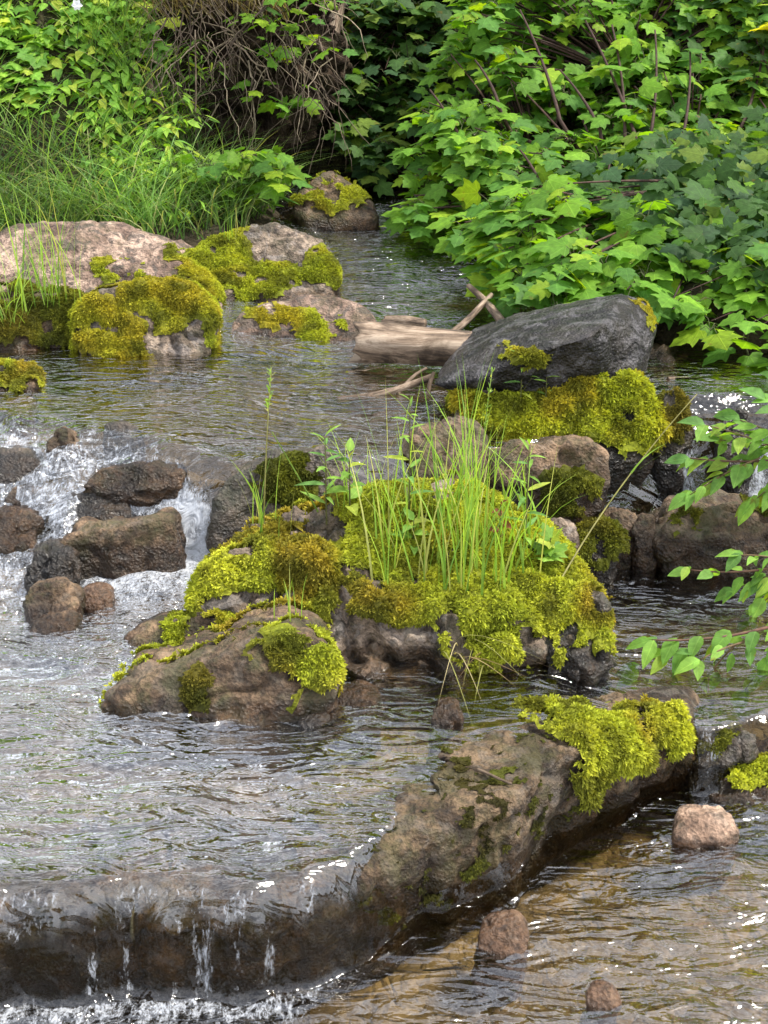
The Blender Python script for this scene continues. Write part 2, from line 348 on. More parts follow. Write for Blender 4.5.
def shore_dist(x, y):          # positive inside the water
    d = np.full(x.shape, 1e9); n = len(SHORE)
    for i in range(n-1 if False else n):
        ax, ay = SHORE[i]; bx, by = SHORE[(i+1) % n]
        vx, vy = bx-ax, by-ay; t = np.clip(((x-ax)*vx+(y-ay)*vy)/(vx*vx+vy*vy), 0, 1)
        d = np.minimum(d, np.hypot(x-ax-t*vx, y-ay-t*vy))
    ins = inpoly(x, y, SHORE)
    return np.where(ins, d, -d)
def Terr(x, y):
    s = shore_dist(x, y); o = np.maximum(-s, 0)
    h = Hw(x, np.minimum(y, 7.0)-0.17*np.exp(-((y-fA(x))/0.16)**2))
    cz = sstep((y-fB(x)+wB(x)+0.25)/0.2)*sstep((fB(x)+0.1-y)/0.15)
    bed = h - 0.02 - (0.10-0.045*cz)*sstep(s/0.25) + 0.025*fbm(xy3(x, y, 5.0), 3, 3) + 0.035*cz*ridged(xy3(x, y, 7.0), 3, 6)
    ys = np.interp(x, [-1.8, -1.1, -0.75, -0.4, 0.3, 0.8, 1.5], [5.65, 5.85, 6.35, 6.75, 6.8, 6.2, 5.7])
    back = np.clip(y-ys, 0, 30)
    rise = 0.05*sstep(o/0.12)+0.12*sstep(o/0.9)+np.minimum(0.06*o, 1.2)+np.clip(1.0*back, 0, 1.30)*sstep(o/0.4)+0.02*np.clip(y-8, 0, 400)
    rise = rise+0.10*sstep(o/0.10)*sstep((x-0.55)/0.2)*sstep((y-3.8)/0.2)*sstep((5.6-y)/0.6)
    hollow = np.exp(-(((x+0.42)/0.36)**2+((y-7.0)/0.45)**2))*0.7
    bank = h + rise - hollow + 0.06*fbm(xy3(x, y, 2.2), 4, 5)*sstep(o/0.4)
    return np.where(s > 0, bed, bank), s

def build_ground():
    xs = np.concatenate([-np.geomspace(1500, 3.2, 26), np.linspace(-3, 3, 300), np.geomspace(3.2, 1500, 26)])
    ys = np.concatenate([-np.geomspace(600, 0.6, 14), np.linspace(-0.4, 8.6, 420), np.geomspace(8.8, 2500, 34)])
    X, Y = np.meshgrid(xs, ys, indexing='ij'); Z, s = Terr(X.ravel(), Y.ravel())
    V = np.stack([X.ravel(), Y.ravel(), Z], 1)
    o = link('ground', mesh_np('ground', V, grid_faces(len(xs), len(ys)), M['soil'], attrs={'dry': sstep((-s)/0.12), 'depth_tone': np.clip(sstep((Y.ravel()-fB(X.ravel())+0.1)/0.3)+sstep((X.ravel()-0.25)/0.2)*sstep((Y.ravel()-fA(X.ravel())-0.05)/0.1), 0, 1)}))  # bed painted darker in upper and middle-right pools, imitating light lost in depth
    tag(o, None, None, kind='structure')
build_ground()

def build_water():
    nx = 470; xs = np.linspace(-2.9, 2.9, nx)*1.0
    xs = np.sign(xs)*(np.abs(xs)**1.25)/(2.9**0.25)
    cols = []
    for x in xs:
        a = float(fA(x)); b = float(fB(x)); w = float(wB(x))
        cols.append(np.concatenate([np.linspace(0.3, 1.3, 12)[:-1], np.linspace(1.3, a-0.08, 60)[:-1], np.linspace(a-0.08, a+0.03, 26)[:-1], np.linspace(a+0.03, b-w-0.03, 120)[:-1],
                                    np.linspace(b-w-0.03, b+0.03, 40)[:-1], np.linspace(b+0.03, 7.2, 170)]))
    Y = np.array(cols); ny = Y.shape[1]; X = np.repeat(xs[:, None], ny, 1)
    x, y = X.ravel(), Y.ravel(); h = Hw(x, y)
    a, b, w = fA(x), fB(x), wB(x)
    # how lively each stretch is
    leftrap = sstep((-x-0.15)/0.35)*sstep((y-a-0.35)/0.4)*sstep((b+0.05-y)/0.2)
    casc = sstep((y-(b-w-0.35))/0.3)*sstep((b+0.04-y)/0.08)*(sstep((-x-0.22)/0.15)+sstep((x-0.72)/0.1))
    front = sstep((a-0.01-y)/0.04)*sstep((y-(a-0.30))/0.2)*sstep((-x+0.0)/0.3)
    upper = sstep((y-b-0.7)/0.7)
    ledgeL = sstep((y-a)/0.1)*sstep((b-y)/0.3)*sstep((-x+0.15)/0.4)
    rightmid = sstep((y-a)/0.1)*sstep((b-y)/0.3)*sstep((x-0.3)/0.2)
    chop = 0.20+0.38*leftrap+0.25*casc+0.4*front+0.45*upper+0.15*ledgeL-0.05*rightmid+0.12*sstep((a-0.1-y)/0.1)
    chop = np.clip(chop, 0.08, 1.0)
    P = np.stack([x*0.8+0.35*y, y*1.5-0.3*x, np.zeros_like(x)], 1)
    wob = xy3(x, y, 2.0); dxx = 0.25*fbm(wob, 3, 31); P[:, 0] += dxx; P[:, 1] += 0.25*fbm(wob, 3, 37)
    rip = 0.013*fbm(P*5, 2, 11)+0.0034*ridged(P*12, 1, 13)
    big = 0.016*fbm(P*8, 3, 21)
    face = sstep((y-(a-0.075))/0.01)*sstep((a+0.005-y)/0.02)
    lump = casc*sstep((-x-0.5)/0.12)*(0.028*ridged(np.stack([x*4.5, y*5.5, 0*x], 1), 3, 17)-0.018)
    z = h + lump + (rip*(0.35+chop)+big*np.clip(chop-0.25, 0, 1))*(1-face)+face*0.004*fbm(np.stack([x*40, x*0, h*8], 1), 2, 5)
    # aerated water
    st = (h-ZM)/(ZU-ZM)
    mainfall = np.exp(-((x+0.47)/0.08)**2)*sstep((y-(b-w-0.02))/0.05)*sstep((b-0.06-y)/0.06)
    belowfall = np.exp(-((x+0.48)/0.2)**2)*sstep((y-(b-w-0.30))/0.25)*sstep((b-w+0.04-y)/0.05)
    rightfall = (np.exp(-((x-0.82)/0.055)**2)+0.9*np.exp(-((x-1.02)/0.07)**2))*sstep((y-(b-w-0.06))/0.05)*sstep((b-0.05-y)/0.1)
    frontfoam = sstep((a-0.068-y)/0.012)*sstep((y-(a-0.19))/0.11)*sstep((-x+0.05)/0.25)
    rap = casc*0.24*sstep((-x-0.45)/0.1)
    lip = np.exp(-((y-a+0.008)/0.015)**2)*0.12*sstep((-x-0.1)/0.2)
    smallfall = np.exp(-((x-0.665)/0.04)**2)*np.exp(-((y-a+0.03)/0.06)**2)*0.35
    foam = np.clip(0.72*mainfall+0.42*belowfall+0.75*rightfall+0.55*frontfoam+rap+0.25*leftrap+lip+smallfall+0.15*upper, 0, 1)
    fq = np.stack([x*55, h*7, 0*x], 1); fq2 = np.stack([x*9, h*3, 0*x+4], 1)
    y = y+face*sstep((-x+0.12)/0.1)*(0.005*fbm(fq, 3, 301)+0.014*fbm(fq2, 2, 303))
    strk = sstep((fbm(np.stack([x*38, h*5, 0*x+9], 1), 3, 305)-0.12)/0.25)*face*sstep((-x+0.0)/0.1)*sstep((0.14-h)/0.08)
    strk = strk*sstep((fbm(np.stack([x*5, 0*x, 0*x+2], 1), 2, 307)-0.0)/0.15)
    band = face*sstep((h-0.075)/0.05)*sstep((0.178-h)/0.01)*sstep((-x+0.0)/0.1)*(0.5+0.9*fbm(np.stack([x*45, h*6, 0*x+7], 1), 3, 315))
    foam = np.clip(foam+0.45*strk+0.36*np.clip(band, 0, 1), 0, 1)
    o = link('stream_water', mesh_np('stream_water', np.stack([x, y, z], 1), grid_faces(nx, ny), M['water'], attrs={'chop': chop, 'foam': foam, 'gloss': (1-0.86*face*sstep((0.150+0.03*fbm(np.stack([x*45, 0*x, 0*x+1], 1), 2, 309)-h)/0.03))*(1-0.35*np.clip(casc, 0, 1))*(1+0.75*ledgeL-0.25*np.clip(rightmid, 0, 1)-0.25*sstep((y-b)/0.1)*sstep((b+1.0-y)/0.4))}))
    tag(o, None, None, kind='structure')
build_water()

# ------------------------------------------------------------------ moss
PAL = {'bright': np.array([(0.47, 0.49, 0.045), (0.30, 0.35, 0.03), (0.34, 0.24, 0.03), (0.11, 0.115, 0.016)]),
       'olive': np.array([(0.43, 0.46, 0.035), (0.28, 0.33, 0.025), (0.38, 0.31, 0.028), (0.11, 0.12, 0.014)]),
       'crust': np.array([(0.12, 0.13, 0.018), (0.06, 0.06, 0.012), (0.06, 0.045, 0.012), (0.025, 0.024, 0.008)]),
       'dark': np.array([(0.20, 0.21, 0.022), (0.11, 0.125, 0.015), (0.15, 0.12, 0.018), (0.05, 0.06, 0.01)])}
def moss(root, V, Fc, Nn, mask, thick, pal, density=26000, flen=0.011, name='moss'):
    keep = (mask[Fc] > 0.02).all(1); f = Fc[keep]
    if len(f) == 0: return
    used = np.unique(f); mp = -np.ones(len(V), int); mp[used] = np.arange(len(used)); f = mp[f]
    v = V[used]; n = Nn[used]; mk = mask[used]
    cl = fbm(v*28, 3, 41)*0.5+0.5; cl2 = fbm(v*9, 2, 43)*0.5+0.5
    h = thick*np.sqrt(np.clip(mk, 0, 1))*(0.10+1.1*cl*cl*1.3+0.6*cl2)
    sv = v+n*h[:, None]; sv[:, 2] -= 0.25*h*(1-np.clip(n[:, 2], 0, 1))
    P = PAL[pal]
    def colour(p, k):
        q = fbm(p*11, 3, 51)*0.9+0.5+RNG.normal(0, 0.13, len(p)); q2 = fbm(p*6+9, 2, 57)*1.3+0.45
        c = P[1]+(P[0]-P[1])*np.clip(q, 0, 1)[:, None]
        c = c+(P[2]-c)*np.clip((q2-0.48)*1.8, 0, 0.8)[:, None]
        dk = np.clip((0.42-fbm(p*17+3, 2, 59)*0.5-0.4+0.0)*3, 0, 0.8)
        c = c+(P[3]-c)*dk[:, None]
        return c*k
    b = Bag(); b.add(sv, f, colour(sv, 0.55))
    # feathery fronds
    a, bb, cc = sv[f[:, 0]], sv[f[:, 1]], sv[f[:, 2]]
    cr = np.cross(bb-a, cc-a); ar = np.linalg.norm(cr, axis=1)/2
    N_ = int(min(52000, ar.sum()*density))
    if N_ > 10:
        mf = mk[f].mean(1); wgt = ar*(mf**1.3+0.04); pick = RNG.choice(len(f), N_, p=wgt/wgt.sum()); u = RNG.random((N_, 2)); s = u.sum(1) > 1; u[s] = 1-u[s]
        p = a[pick]+(bb-a)[pick]*u[:, :1]+(cc-a)[pick]*u[:, 1:]
        nn = cr[pick]/np.maximum(np.linalg.norm(cr[pick], axis=1, keepdims=True), 1e-12)
        c0 = colour(p, 1.0)*RNG.uniform(0.75, 1.25, (N_, 1))
        lk = flen*RNG.uniform(0.6, 1.4, N_)*(0.7+0.6*(fbm(p*25, 2, 61)*0.5+0.5))*(0.45+0.55*np.clip(mf[pick], 0, 1))
        for k in range(4):
            d = nn*RNG.uniform(0.35, 1.0, (N_, 1))+RNG.normal(0, 0.55, (N_, 3)); d[:, 2] -= 0.12
            d /= np.linalg.norm(d, axis=1, keepdims=True)
            sd = np.cross(d, RNG.normal(0, 1, (N_, 3))); sd /= np.maximum(np.linalg.norm(sd, axis=1, keepdims=True), 1e-9)
            l = (lk*RNG.uniform(0.7, 1.2, N_))[:, None]; wd = l*0.17
            q0 = p-d*0.15*l; q1 = p+d*l*0.5+sd*wd; q2 = p+d*l*0.5-sd*wd; q3 = p+d*l; q3[:, 2] -= 0.15*l[:, 0]
            vv = np.stack([q0, q1, q3, q2], 1).reshape(-1, 3); i = np.arange(N_)*4
            ff = np.concatenate([np.stack([i, i+1, i+2], 1), np.stack([i, i+2, i+3], 1)])
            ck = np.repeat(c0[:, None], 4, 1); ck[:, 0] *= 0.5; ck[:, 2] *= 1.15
            b.add(vv, ff, ck.reshape(-1, 3))
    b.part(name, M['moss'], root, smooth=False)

SURF = []                       # rock surfaces already built, for rooting plants
def note_surface(V, Nn):
    u, w, d = proj(V); SURF.append((u, w, d, V, Nn))
def surf(px, py, r=7):
    best = None
    for u, w, d, V, Nn in SURF:
        k = np.where((np.abs(u-px) < r) & (np.abs(w-py) < r))[0]
        if len(k):
            j = k[np.argmin(d[k]+0.004*np.hypot(u[k]-px, w[k]-py))]
            if best is None or d[j] < best[0]: best = (d[j], V[j])
    return None if best is None else best[1]

def moss_mask(V, Nn, polys, soft=5.0, back=False, zmin=None, holes=0.28):
    u, w, d = proj(V)
    j1 = fbm(V*22, 3, 71)*13; j2 = fbm(V*22+50, 3, 73)*13
    m = np.zeros(len(V)); vd = V-CAM; vd /= np.linalg.norm(vd, axis=1, keepdims=True); fc = -(vd*Nn).sum(1)
    for poly in polys:
        k = 0.0
        for ox, oy in ((0, 0), (soft, 0), (-soft, 0), (0, soft), (0, -soft)):
            k = k+inpoly(u+j1+ox, w+j2+oy, poly)/5.0
        m = np.maximum(m, k)
    hole = fbm(V*13+7, 4, 77)+0.35*fbm(V*40, 2, 78)
    m *= (fc > -0.15); m *= sstep((hole+holes)/0.12)
    if back: m = np.maximum(m, ((fc < 0.0) & (Nn[:, 2] > 0.25))*1.0)
    if zmin is not None: m *= sstep((V[:, 2]-zmin)/0.02)
    return m

def rock(name, label, cat, outline, base_z, depth, mat, Y0=None, ridge=0.5, p=18, amp=0.018, freq=6.0, sub=5, ext=(), mosses=(), wetz=None, group=None, seed=0, sink=0.12, facet=0.0, merge=1):
    pmax = max(o[1] for o in outline); pmin = min(o[1] for o in outline)
    low = max(outline, key=lambda o: o[1])
    if Y0 is None: Y0 = W(low[0], low[1], base_z)[1]
    pts = []
    for o in outline:
        f = (pmax-o[1])/(pmax-pmin+1e-6)
        Y = Y0+(o[2] if len(o) > 2 else depth*(0.04+ridge*f)); pts.append(D(o[0], o[1], Y))
    pts = np.array(pts); zb = base_z
    cx, cy = (pts[:, 0].min()+pts[:, 0].max())/2, Y0+depth/2; hw = (pts[:, 0].max()-pts[:, 0].min())/2
    ex = []
    for o, q in zip(outline, pts):
        f = (pmax-o[1])/(pmax-pmin+1e-6)
        if f > 0.35: ex.append((cx+(q[0]-cx)*0.85, Y0+depth*0.97, zb+(q[2]-zb)*0.7))
    for th in np.linspace(0, 2*math.pi, 9)[:-1]:
        ex.append((cx+hw*0.92*math.cos(th), cy+depth*0.46*math.sin(th), zb-sink))
    for e in ext: ex.append(D(e[0], e[1], Y0+e[2]))
    A = np.vstack([pts, np.array(ex)])
    bm = bmesh.new()
    for q in A: bm.verts.new(q)
    bmesh.ops.convex_hull(bm, input=bm.verts[:], use_existing_faces=False)
    bm.normal_update(); c = A.mean(0)
    sc = np.maximum((A.max(0)-A.min(0))/2, 1e-3)       # work in a normalised box so samples spread evenly
    pl = {}
    for f in bm.faces:
        n = np.array(f.normal[:])
        if f.calc_area() < 1e-9: continue
        q = np.array(f.verts[0].co[:]); ns = n*sc; d = np.dot(n, q-c)
        if d < 0: ns, d = -ns, -d
        k = tuple(np.round(ns/np.linalg.norm(ns), merge)); ar = f.calc_area()
        if k not in pl or ar > pl[k][2]: pl[k] = (ns, max(d, 1e-3), ar)
    bm.free()
    dirs, Fc = ico(sub); acc = np.zeros(len(dirs))
    for ns, d, _ in pl.values(): acc += np.maximum(dirs@ns/d, 0)**p
    r = acc**(-1.0/p)*1.02
    V = c+dirs*sc*r[:, None]
    Nn = vnormals(V, Fc)
    size = float(np.mean(sc)); so = np.array([seed*3.7, seed*1.3, seed*2.1])
    q = V*freq/ max(0.35, min(1.6, size*4)) + so
    disp = amp*(1.3*fbm(q, 5, 81)+0.9*ridged(q*1.2, 5, 85)-0.2)+amp*0.5*fbm(V*42+so, 3, 87)-amp*1.1*np.clip(1-6*np.abs(fbm(q*0.9+31, 3, 93)), 0, 1)**2
    if facet:
        cell = np.floor(fbm(V*9+so, 2, 91)*4)/4; disp = disp+facet*cell
    V = V+Nn*disp[:, None]; Nn = vnormals(V, Fc)
    wz = (base_z+0.035) if wetz is None else wetz
    wet = np.clip((wz-V[:, 2])/0.05+0.5, 0, 1)
    root = thing(name, label, cat, (cx, cy, float(V[:, 2].min())), group)
    part('stone', V, Fc, mat, root, attrs={'wet': wet}); note_surface(V, Nn)
    for mo in mosses:
        mk = moss_mask(V, Nn, mo['polys'], mo.get('soft', 5.0), mo.get('back', False), mo.get('zmin'), mo.get('holes', 0.28))
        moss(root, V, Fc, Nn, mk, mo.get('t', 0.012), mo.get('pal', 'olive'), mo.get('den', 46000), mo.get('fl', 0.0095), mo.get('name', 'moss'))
    return root

B = 'boulder'; R = 'rock'
# -- far and left group
rock('boulder', 'broad pinkish grey boulder lying behind the round mossy one at the left bank', B,
     [(-70, 335), (-70, 245), (0, 229), (70, 219), (130, 221), (165, 237), (195, 265), (222, 292), (228, 322), (150, 335)], 0.42, 0.85, M['pink'], sub=6, amp=0.022, ridge=0.55, seed=1,
     mosses=[dict(polys=[[(90, 262), (138, 262), (145, 278), (100, 280)], [(160, 250), (200, 258), (228, 290), (226, 318), (200, 300), (178, 275)]], pal='olive', t=0.008)])
rock('boulder', 'round boulder capped with thick yellow moss overhanging the upper pool at left', B,
     [(68, 312), (100, 290), (150, 279), (185, 278), (207, 292), (216, 315), (212, 345), (190, 362), (150, 372), (105, 366), (78, 345)], 0.41, 0.46, M['grey'], sub=6, ridge=0.34, amp=0.014, seed=2,
     mosses=[dict(polys=[[(112, 300), (120, 284), (175, 274), (206, 286), (219, 312), (216, 350), (204, 352), (206, 325), (196, 318), (178, 332), (160, 328), (142, 312)]], pal='olive', t=0.009, back=True, holes=0.8),
             dict(polys=[[(60, 300), (110, 292), (130, 312), (150, 338), (155, 362), (120, 372), (92, 352), (70, 342)]], pal='olive', t=0.018, holes=0.45, name='hanging_moss')])
rock('boulder', 'grassy mossy boulder at the left picture edge beside the round moss-capped one', B,
     [(-70, 350), (-60, 305), (0, 288), (50, 290), (90, 305), (85, 335), (40, 352), (-20, 360)], 0.43, 0.4, M['brown'], sub=5, ridge=0.5, seed=3, Y0=4.05,
     mosses=[dict(polys=[[(-90, 270), (110, 270), (110, 350), (40, 345), (-90, 350)]], pal='dark', t=0.02)])
rock('boulder', 'grey boulder with yellow-green moss on its left half, middle of the left bank', B,
     [(188, 252), (215, 236), (268, 221), (308, 233), (336, 260), (342, 284), (325, 300), (250, 306), (205, 296)], 0.455, 0.55, M['grey'], sub=6, ridge=0.55, amp=0.018, seed=4,
     mosses=[dict(polys=[[(186, 250), (214, 232), (252, 226), (240, 245), (262, 262), (300, 262), (318, 248), (340, 264), (342, 282), (300, 285), (262, 300), (225, 300), (196, 288)]], pal='olive', t=0.010, holes=0.4)])
rock('boulder', 'low pink boulder with a white patch and moss band by the log end', B,
     [(218, 338), (232, 320), (278, 299), (315, 290), (350, 299), (372, 314), (380, 331), (358, 344), (290, 348), (240, 346)], 0.42, 0.34, M['pink'], sub=5, ridge=0.6, amp=0.012, seed=5,
     mosses=[dict(polys=[[(244, 312), (275, 304), (310, 318), (345, 322), (356, 338), (305, 342), (296, 326), (268, 326)]], pal='olive', t=0.008)])
rock('boulder', 'brown cone-shaped boulder with a bright moss cap, farthest upstream', B,
     [(292, 204), (306, 186), (328, 169), (348, 180), (368, 200), (380, 222), (340, 229), (298, 222)], 0.50, 0.45, M['brown'], sub=5, ridge=0.5, amp=0.016, seed=6,
     mosses=[dict(polys=[[(294, 200), (312, 182), (338, 176), (360, 188), (370, 206), (345, 210), (318, 208), (298, 208)]], pal='bright', t=0.02)])
rock('rock', 'dark flat rock half hidden in grass at the upper left edge', R,
     [(-20, 226), (0, 212), (40, 206), (62, 214), (62, 228), (10, 232)], 0.62, 0.3, M['dark'], Y0=5.5, sub=4, seed=7)
rock('rock', 'small mossy rock at the left picture edge beside the upper pool', R,
     [(-40, 396), (-25, 370), (15, 365), (38, 378), (38, 396), (0, 402)], 0.41, 0.22, M['brown'], sub=5, seed=8,
     mosses=[dict(polys=[[(-60, 350), (45, 350), (42, 384), (10, 392), (-60, 395)]], pal='bright', t=0.014)])
rock('pebble', 'flat brown pebble under the small mossy rock at left edge', R,
     [(-4, 408), (4, 399), (24, 397), (33, 404), (28, 412), (6, 414)], 0.40, 0.1, M['tan'], sub=4, amp=0.006, seed=9)
# -- log jam
rock('boulder', 'black wedge-shaped slate boulder resting on the mossy one beside the log', B,
     [(436, 384, 0.04), (470, 356, 0.12), (520, 326, 0.2), (570, 309, 0.25), (622, 294, 0.3), (646, 303, 0.3), (657, 324, 0.25), (650, 350, 0.15), (615, 374, 0.12), (582, 388, 0.08), (510, 390, 0.06), (456, 390, 0.03)], 0.50, 0.5, M['black'], Y0=3.5, sub=6, p=150, merge=2, amp=0.0045, freq=9, seed=10, sink=0.02, facet=0.004,
     ext=[(605, 322, 0.03), (585, 337, -0.04), (530, 354, -0.05), (478, 380, -0.03)], wetz=0.3,
     mosses=[dict(polys=[[(628, 298), (648, 304), (658, 322), (650, 328), (640, 312)]], pal='olive', t=0.005, fl=0.007), dict(polys=[[(505, 352), (545, 350), (545, 362), (515, 365)]], pal='olive', t=0.010, name='moss_patch')])
rock('boulder', 'dark boulder covered in thick shaggy moss under the black slate', B,
     [(452, 405), (470, 386), (560, 374), (625, 374), (655, 394), (667, 425), (655, 455), (600, 468), (520, 466), (466, 455)], 0.33, 0.5, M['dark'], Y0=3.36, sub=6, ridge=0.35, amp=0.018, seed=11, sink=0.2,
     mosses=[dict(polys=[[(450, 400), (470, 382), (520, 384), (575, 378), (600, 374), (640, 378), (662, 405), (668, 436), (640, 452), (600, 440), (560, 436), (520, 440), (480, 425)]], pal='olive', t=0.024, fl=0.013, back=True, den=36000, holes=0.5)])
rock('rock', 'flat dark grey layered rock tucked behind the black slate boulder', R,
     [(636, 368), (652, 347), (670, 350), (684, 371), (668, 380), (640, 381)], 0.44, 0.25, M['grey'], Y0=3.85, sub=4, seed=12, wetz=0.7, p=20)
rock('rock', 'brown flat-topped rock overhanging the dark hollow in front of shaggy moss', R,
     [(486, 458), (500, 443), (556, 439), (600, 441), (613, 458), (610, 486), (592, 515), (545, 530), (498, 520)], 0.22, 0.3, M['brown'], Y0=3.14, sub=5, p=16, ridge=0.25, seed=13, wetz=0.33, sink=0.1,
     mosses=[dict(polys=[[(540, 470), (600, 475), (600, 510), (550, 520)]], pal='dark', t=0.008)])
rock('rock', 'rounded tan-brown rock behind the tall grass of the mossy island', R,
     [(402, 450), (420, 431), (455, 420), (485, 428), (492, 452), (480, 476), (415, 478)], 0.33, 0.26, M['brown'], Y0=3.16, sub=5, seed=14, wetz=0.2)
# -- island
rock('boulder', 'large moss-covered boulder forming the island in midstream, tall grass on top', B,
     [(168, 616), (190, 580), (250, 537), (300, 502), (345, 489), (420, 482), (500, 500), (560, 545), (594, 590), (604, 625), (588, 660), (520, 679), (440, 684), (350, 687), (308, 660), (240, 636), (190, 634)], 0.18, 0.66, M['grey'], sub=7, ridge=0.55, amp=0.045, freq=7.0, p=10, seed=15, wetz=0.215,
     mosses=[dict(polys=[[(168, 608), (200, 570), (255, 530), (285, 522), (310, 538), (350, 545), (352, 520), (330, 500), (420, 478), (500, 490), (570, 540), (602, 590), (606, 640), (585, 655), (560, 640), (540, 655), (500, 668), (470, 675), (448, 640), (440, 615), (400, 620), (352, 615), (300, 622), (290, 590), (240, 590), (215, 596), (190, 612)]], pal='bright', t=0.018, fl=0.010, back=True, den=56000, holes=0.30)])
rock('boulder', 'dark brown boulder with olive moss beside the cascade behind the island', B,
     [(206, 545), (216, 492), (255, 458), (300, 448), (345, 452), (360, 490), (335, 535), (270, 560)], 0.2, 0.3, M['dark'], Y0=2.98, sub=5, ridge=0.4, seed=16,
     mosses=[dict(polys=[[(258, 462), (300, 452), (318, 470), (310, 500), (270, 505), (250, 490)]], pal='dark', t=0.016)])
rock('rock', 'small shaggy moss lump at the right foot of the island', R,
     [(546, 645), (558, 605), (588, 590), (608, 606), (613, 640), (602, 664), (572, 674), (548, 668)], 0.18, 0.24, M['dark'], sub=5, ridge=0.5, seed=17,
     mosses=[dict(polys=[[(550, 600), (588, 584), (615, 606), (616, 644), (592, 650), (585, 640), (560, 660), (545, 640)]], pal='bright', t=0.018, back=True)])
rock('rock', 'low brown rock with moss on its back, behind the pointed front-left rock', R,
     [(107, 657), (130, 641), (168, 625), (215, 618), (262, 630), (275, 655), (220, 670), (150, 674), (120, 668)], 0.19, 0.24, M['brown'], sub=5, ridge=0.5, amp=0.012, seed=18,
     mosses=[dict(polys=[[(152, 640), (170, 622), (215, 614), (265, 628), (270, 645), (225, 652), (200, 645), (175, 655)]], pal='olive', t=0.014)])
rock('boulder', 'pointed brown boulder with moss on its right shoulder, front left of the island', B,
     [(94, 706), (130, 688), (190, 662), (248, 641), (290, 628), (325, 640), (341, 670), (336, 700), (300, 716), (240, 727), (150, 720), (105, 715)], 0.18, 0.34, M['brown'], sub=6, ridge=0.30, amp=0.012, p=20, seed=19, facet=0.006,
     mosses=[dict(polys=[[(242, 655), (262, 636), (290, 626), (328, 638), (344, 672), (334, 690), (305, 680), (290, 706), (275, 690), (262, 672)]], pal='bright', t=0.012, back=True), dict(polys=[[(175, 680), (205, 668), (220, 690), (215, 712), (190, 705)]], pal='dark', t=0.006, fl=0.008, name='moss_patch')])
rock('stone', 'flat brown stone in the water between pointed boulder and island', 'stone',
     [(328, 706), (340, 693), (375, 690), (384, 699), (362, 712), (335, 713)], 0.18, 0.12, M['brown'], sub=4, amp=0.008, seed=20)
rock('stone', 'small round dark stone at the right foot of the pointed boulder', 'stone',
     [(297, 721), (304, 711), (326, 711), (333, 720), (318, 727), (302, 727)], 0.18, 0.08, M['dark'], sub=4, amp=0.006, seed=21)
rock('stone', 'little brown conical stone on the ledge in front of the island', 'stone',
     [(428, 718), (438, 704), (448, 700), (460, 707), (465, 719), (448, 725)], 0.19, 0.08, M['brown'], sub=4, amp=0.008, seed=22)
rock('stone', 'grey stone beside the short grass at the rear right of the island', 'stone',
     [(536, 548), (546, 524), (562, 517), (578, 528), (580, 550), (560, 560)], 0.26, 0.14, M['grey'], Y0=2.9, sub=4, amp=0.008, seed=23)
rock('rock', 'small green mossy rock at the water edge behind the island', R,
     [(578, 550), (586, 530), (606, 520), (622, 532), (620, 556), (598, 564)], 0.18, 0.15, M['dark'], sub=5, amp=0.01, seed=24,
     mosses=[dict(polys=[[(570, 515), (628, 515), (625, 550), (600, 560), (575, 555)]], pal='dark', t=0.014)])
rock('stone', 'tan angular stone at the foot of the right waterfall, left of two', 'stone',
     [(598, 530), (612, 512), (634, 513), (642, 530), (638, 548), (612, 548)], 0.18, 0.15, M['brown'], sub=4, amp=0.01, seed=25, p=18)
rock('stone', 'tan upright stone wedged between the angular stone and long right rock', 'stone',
     [(632, 530), (644, 512), (656, 518), (662, 540), (648, 552), (634, 548)], 0.18, 0.14, M['brown'], sub=4, amp=0.008, seed=26, p=18)
rock('rock', 'long low brown rock below the right waterfall at the picture edge', R,
     [(654, 535), (676, 509), (720, 500), (790, 503), (820, 545), (770, 558), (690, 557), (660, 550)], 0.18, 0.28, M['brown'], sub=5, ridge=0.4, seed=27, p=14,
     mosses=[dict(polys=[[(735, 500), (800, 500), (800, 515), (745, 512)], [(668, 520), (690, 512), (700, 530), (675, 540)]], pal='dark', t=0.008)])
rock('rock', 'dark mossy rock standing at the left side of the right waterfall', R,
     [(652, 402), (670, 386), (688, 392), (692, 430), (684, 470), (658, 472)], 0.25, 0.2, M['dark'], Y0=3.42, sub=5, amp=0.012, seed=46, wetz=0.34,
     mosses=[dict(polys=[[(648, 384), (690, 384), (690, 440), (655, 440)]], pal='dark', t=0.010)])
rock('rock', 'dark wet rock splitting the right waterfall in two', R,
     [(722, 420), (734, 407), (750, 412), (756, 450), (746, 486), (724, 482)], 0.22, 0.18, M['dark'], Y0=3.36, sub=5, amp=0.012, seed=47, wetz=0.5, p=24)
# -- right, lower
rock('rock', 'dark slanted rock at right edge beside the little spout off the ledge', R,
     [(690, 778), (702, 748), (735, 726), (757, 733), (760, 758), (732, 776), (705, 786)], 0.02, 0.22, M['dark'], sub=5, p=18, ridge=0.25, seed=28, facet=0.006,
     mosses=[dict(polys=[[(700, 750), (735, 724), (742, 730), (715, 752)]], pal='dark', t=0.006)])
rock('rock', 'rounded mossy brown rock at the right edge of the lower pool', R,
     [(714, 800), (717, 776), (735, 761), (768, 756), (805, 765), (815, 800), (765, 813), (730, 809)], 0.0, 0.26, M['brown'], sub=5, ridge=0.5, seed=29,
     mosses=[dict(polys=[[(722, 782), (738, 760), (775, 754), (800, 770), (770, 786), (745, 790)]], pal='olive', t=0.008)])
rock('stone', 'pinkish tan flat stone standing clear in the lower pool at right', 'stone',
     [(675, 834), (682, 822), (708, 814), (735, 821), (741, 835), (716, 842), (688, 841)], 0.012, 0.10, M['tan'], sub=5, amp=0.004, p=30, facet=0.006, ridge=0.35, merge=2, seed=30, wetz=0.012)
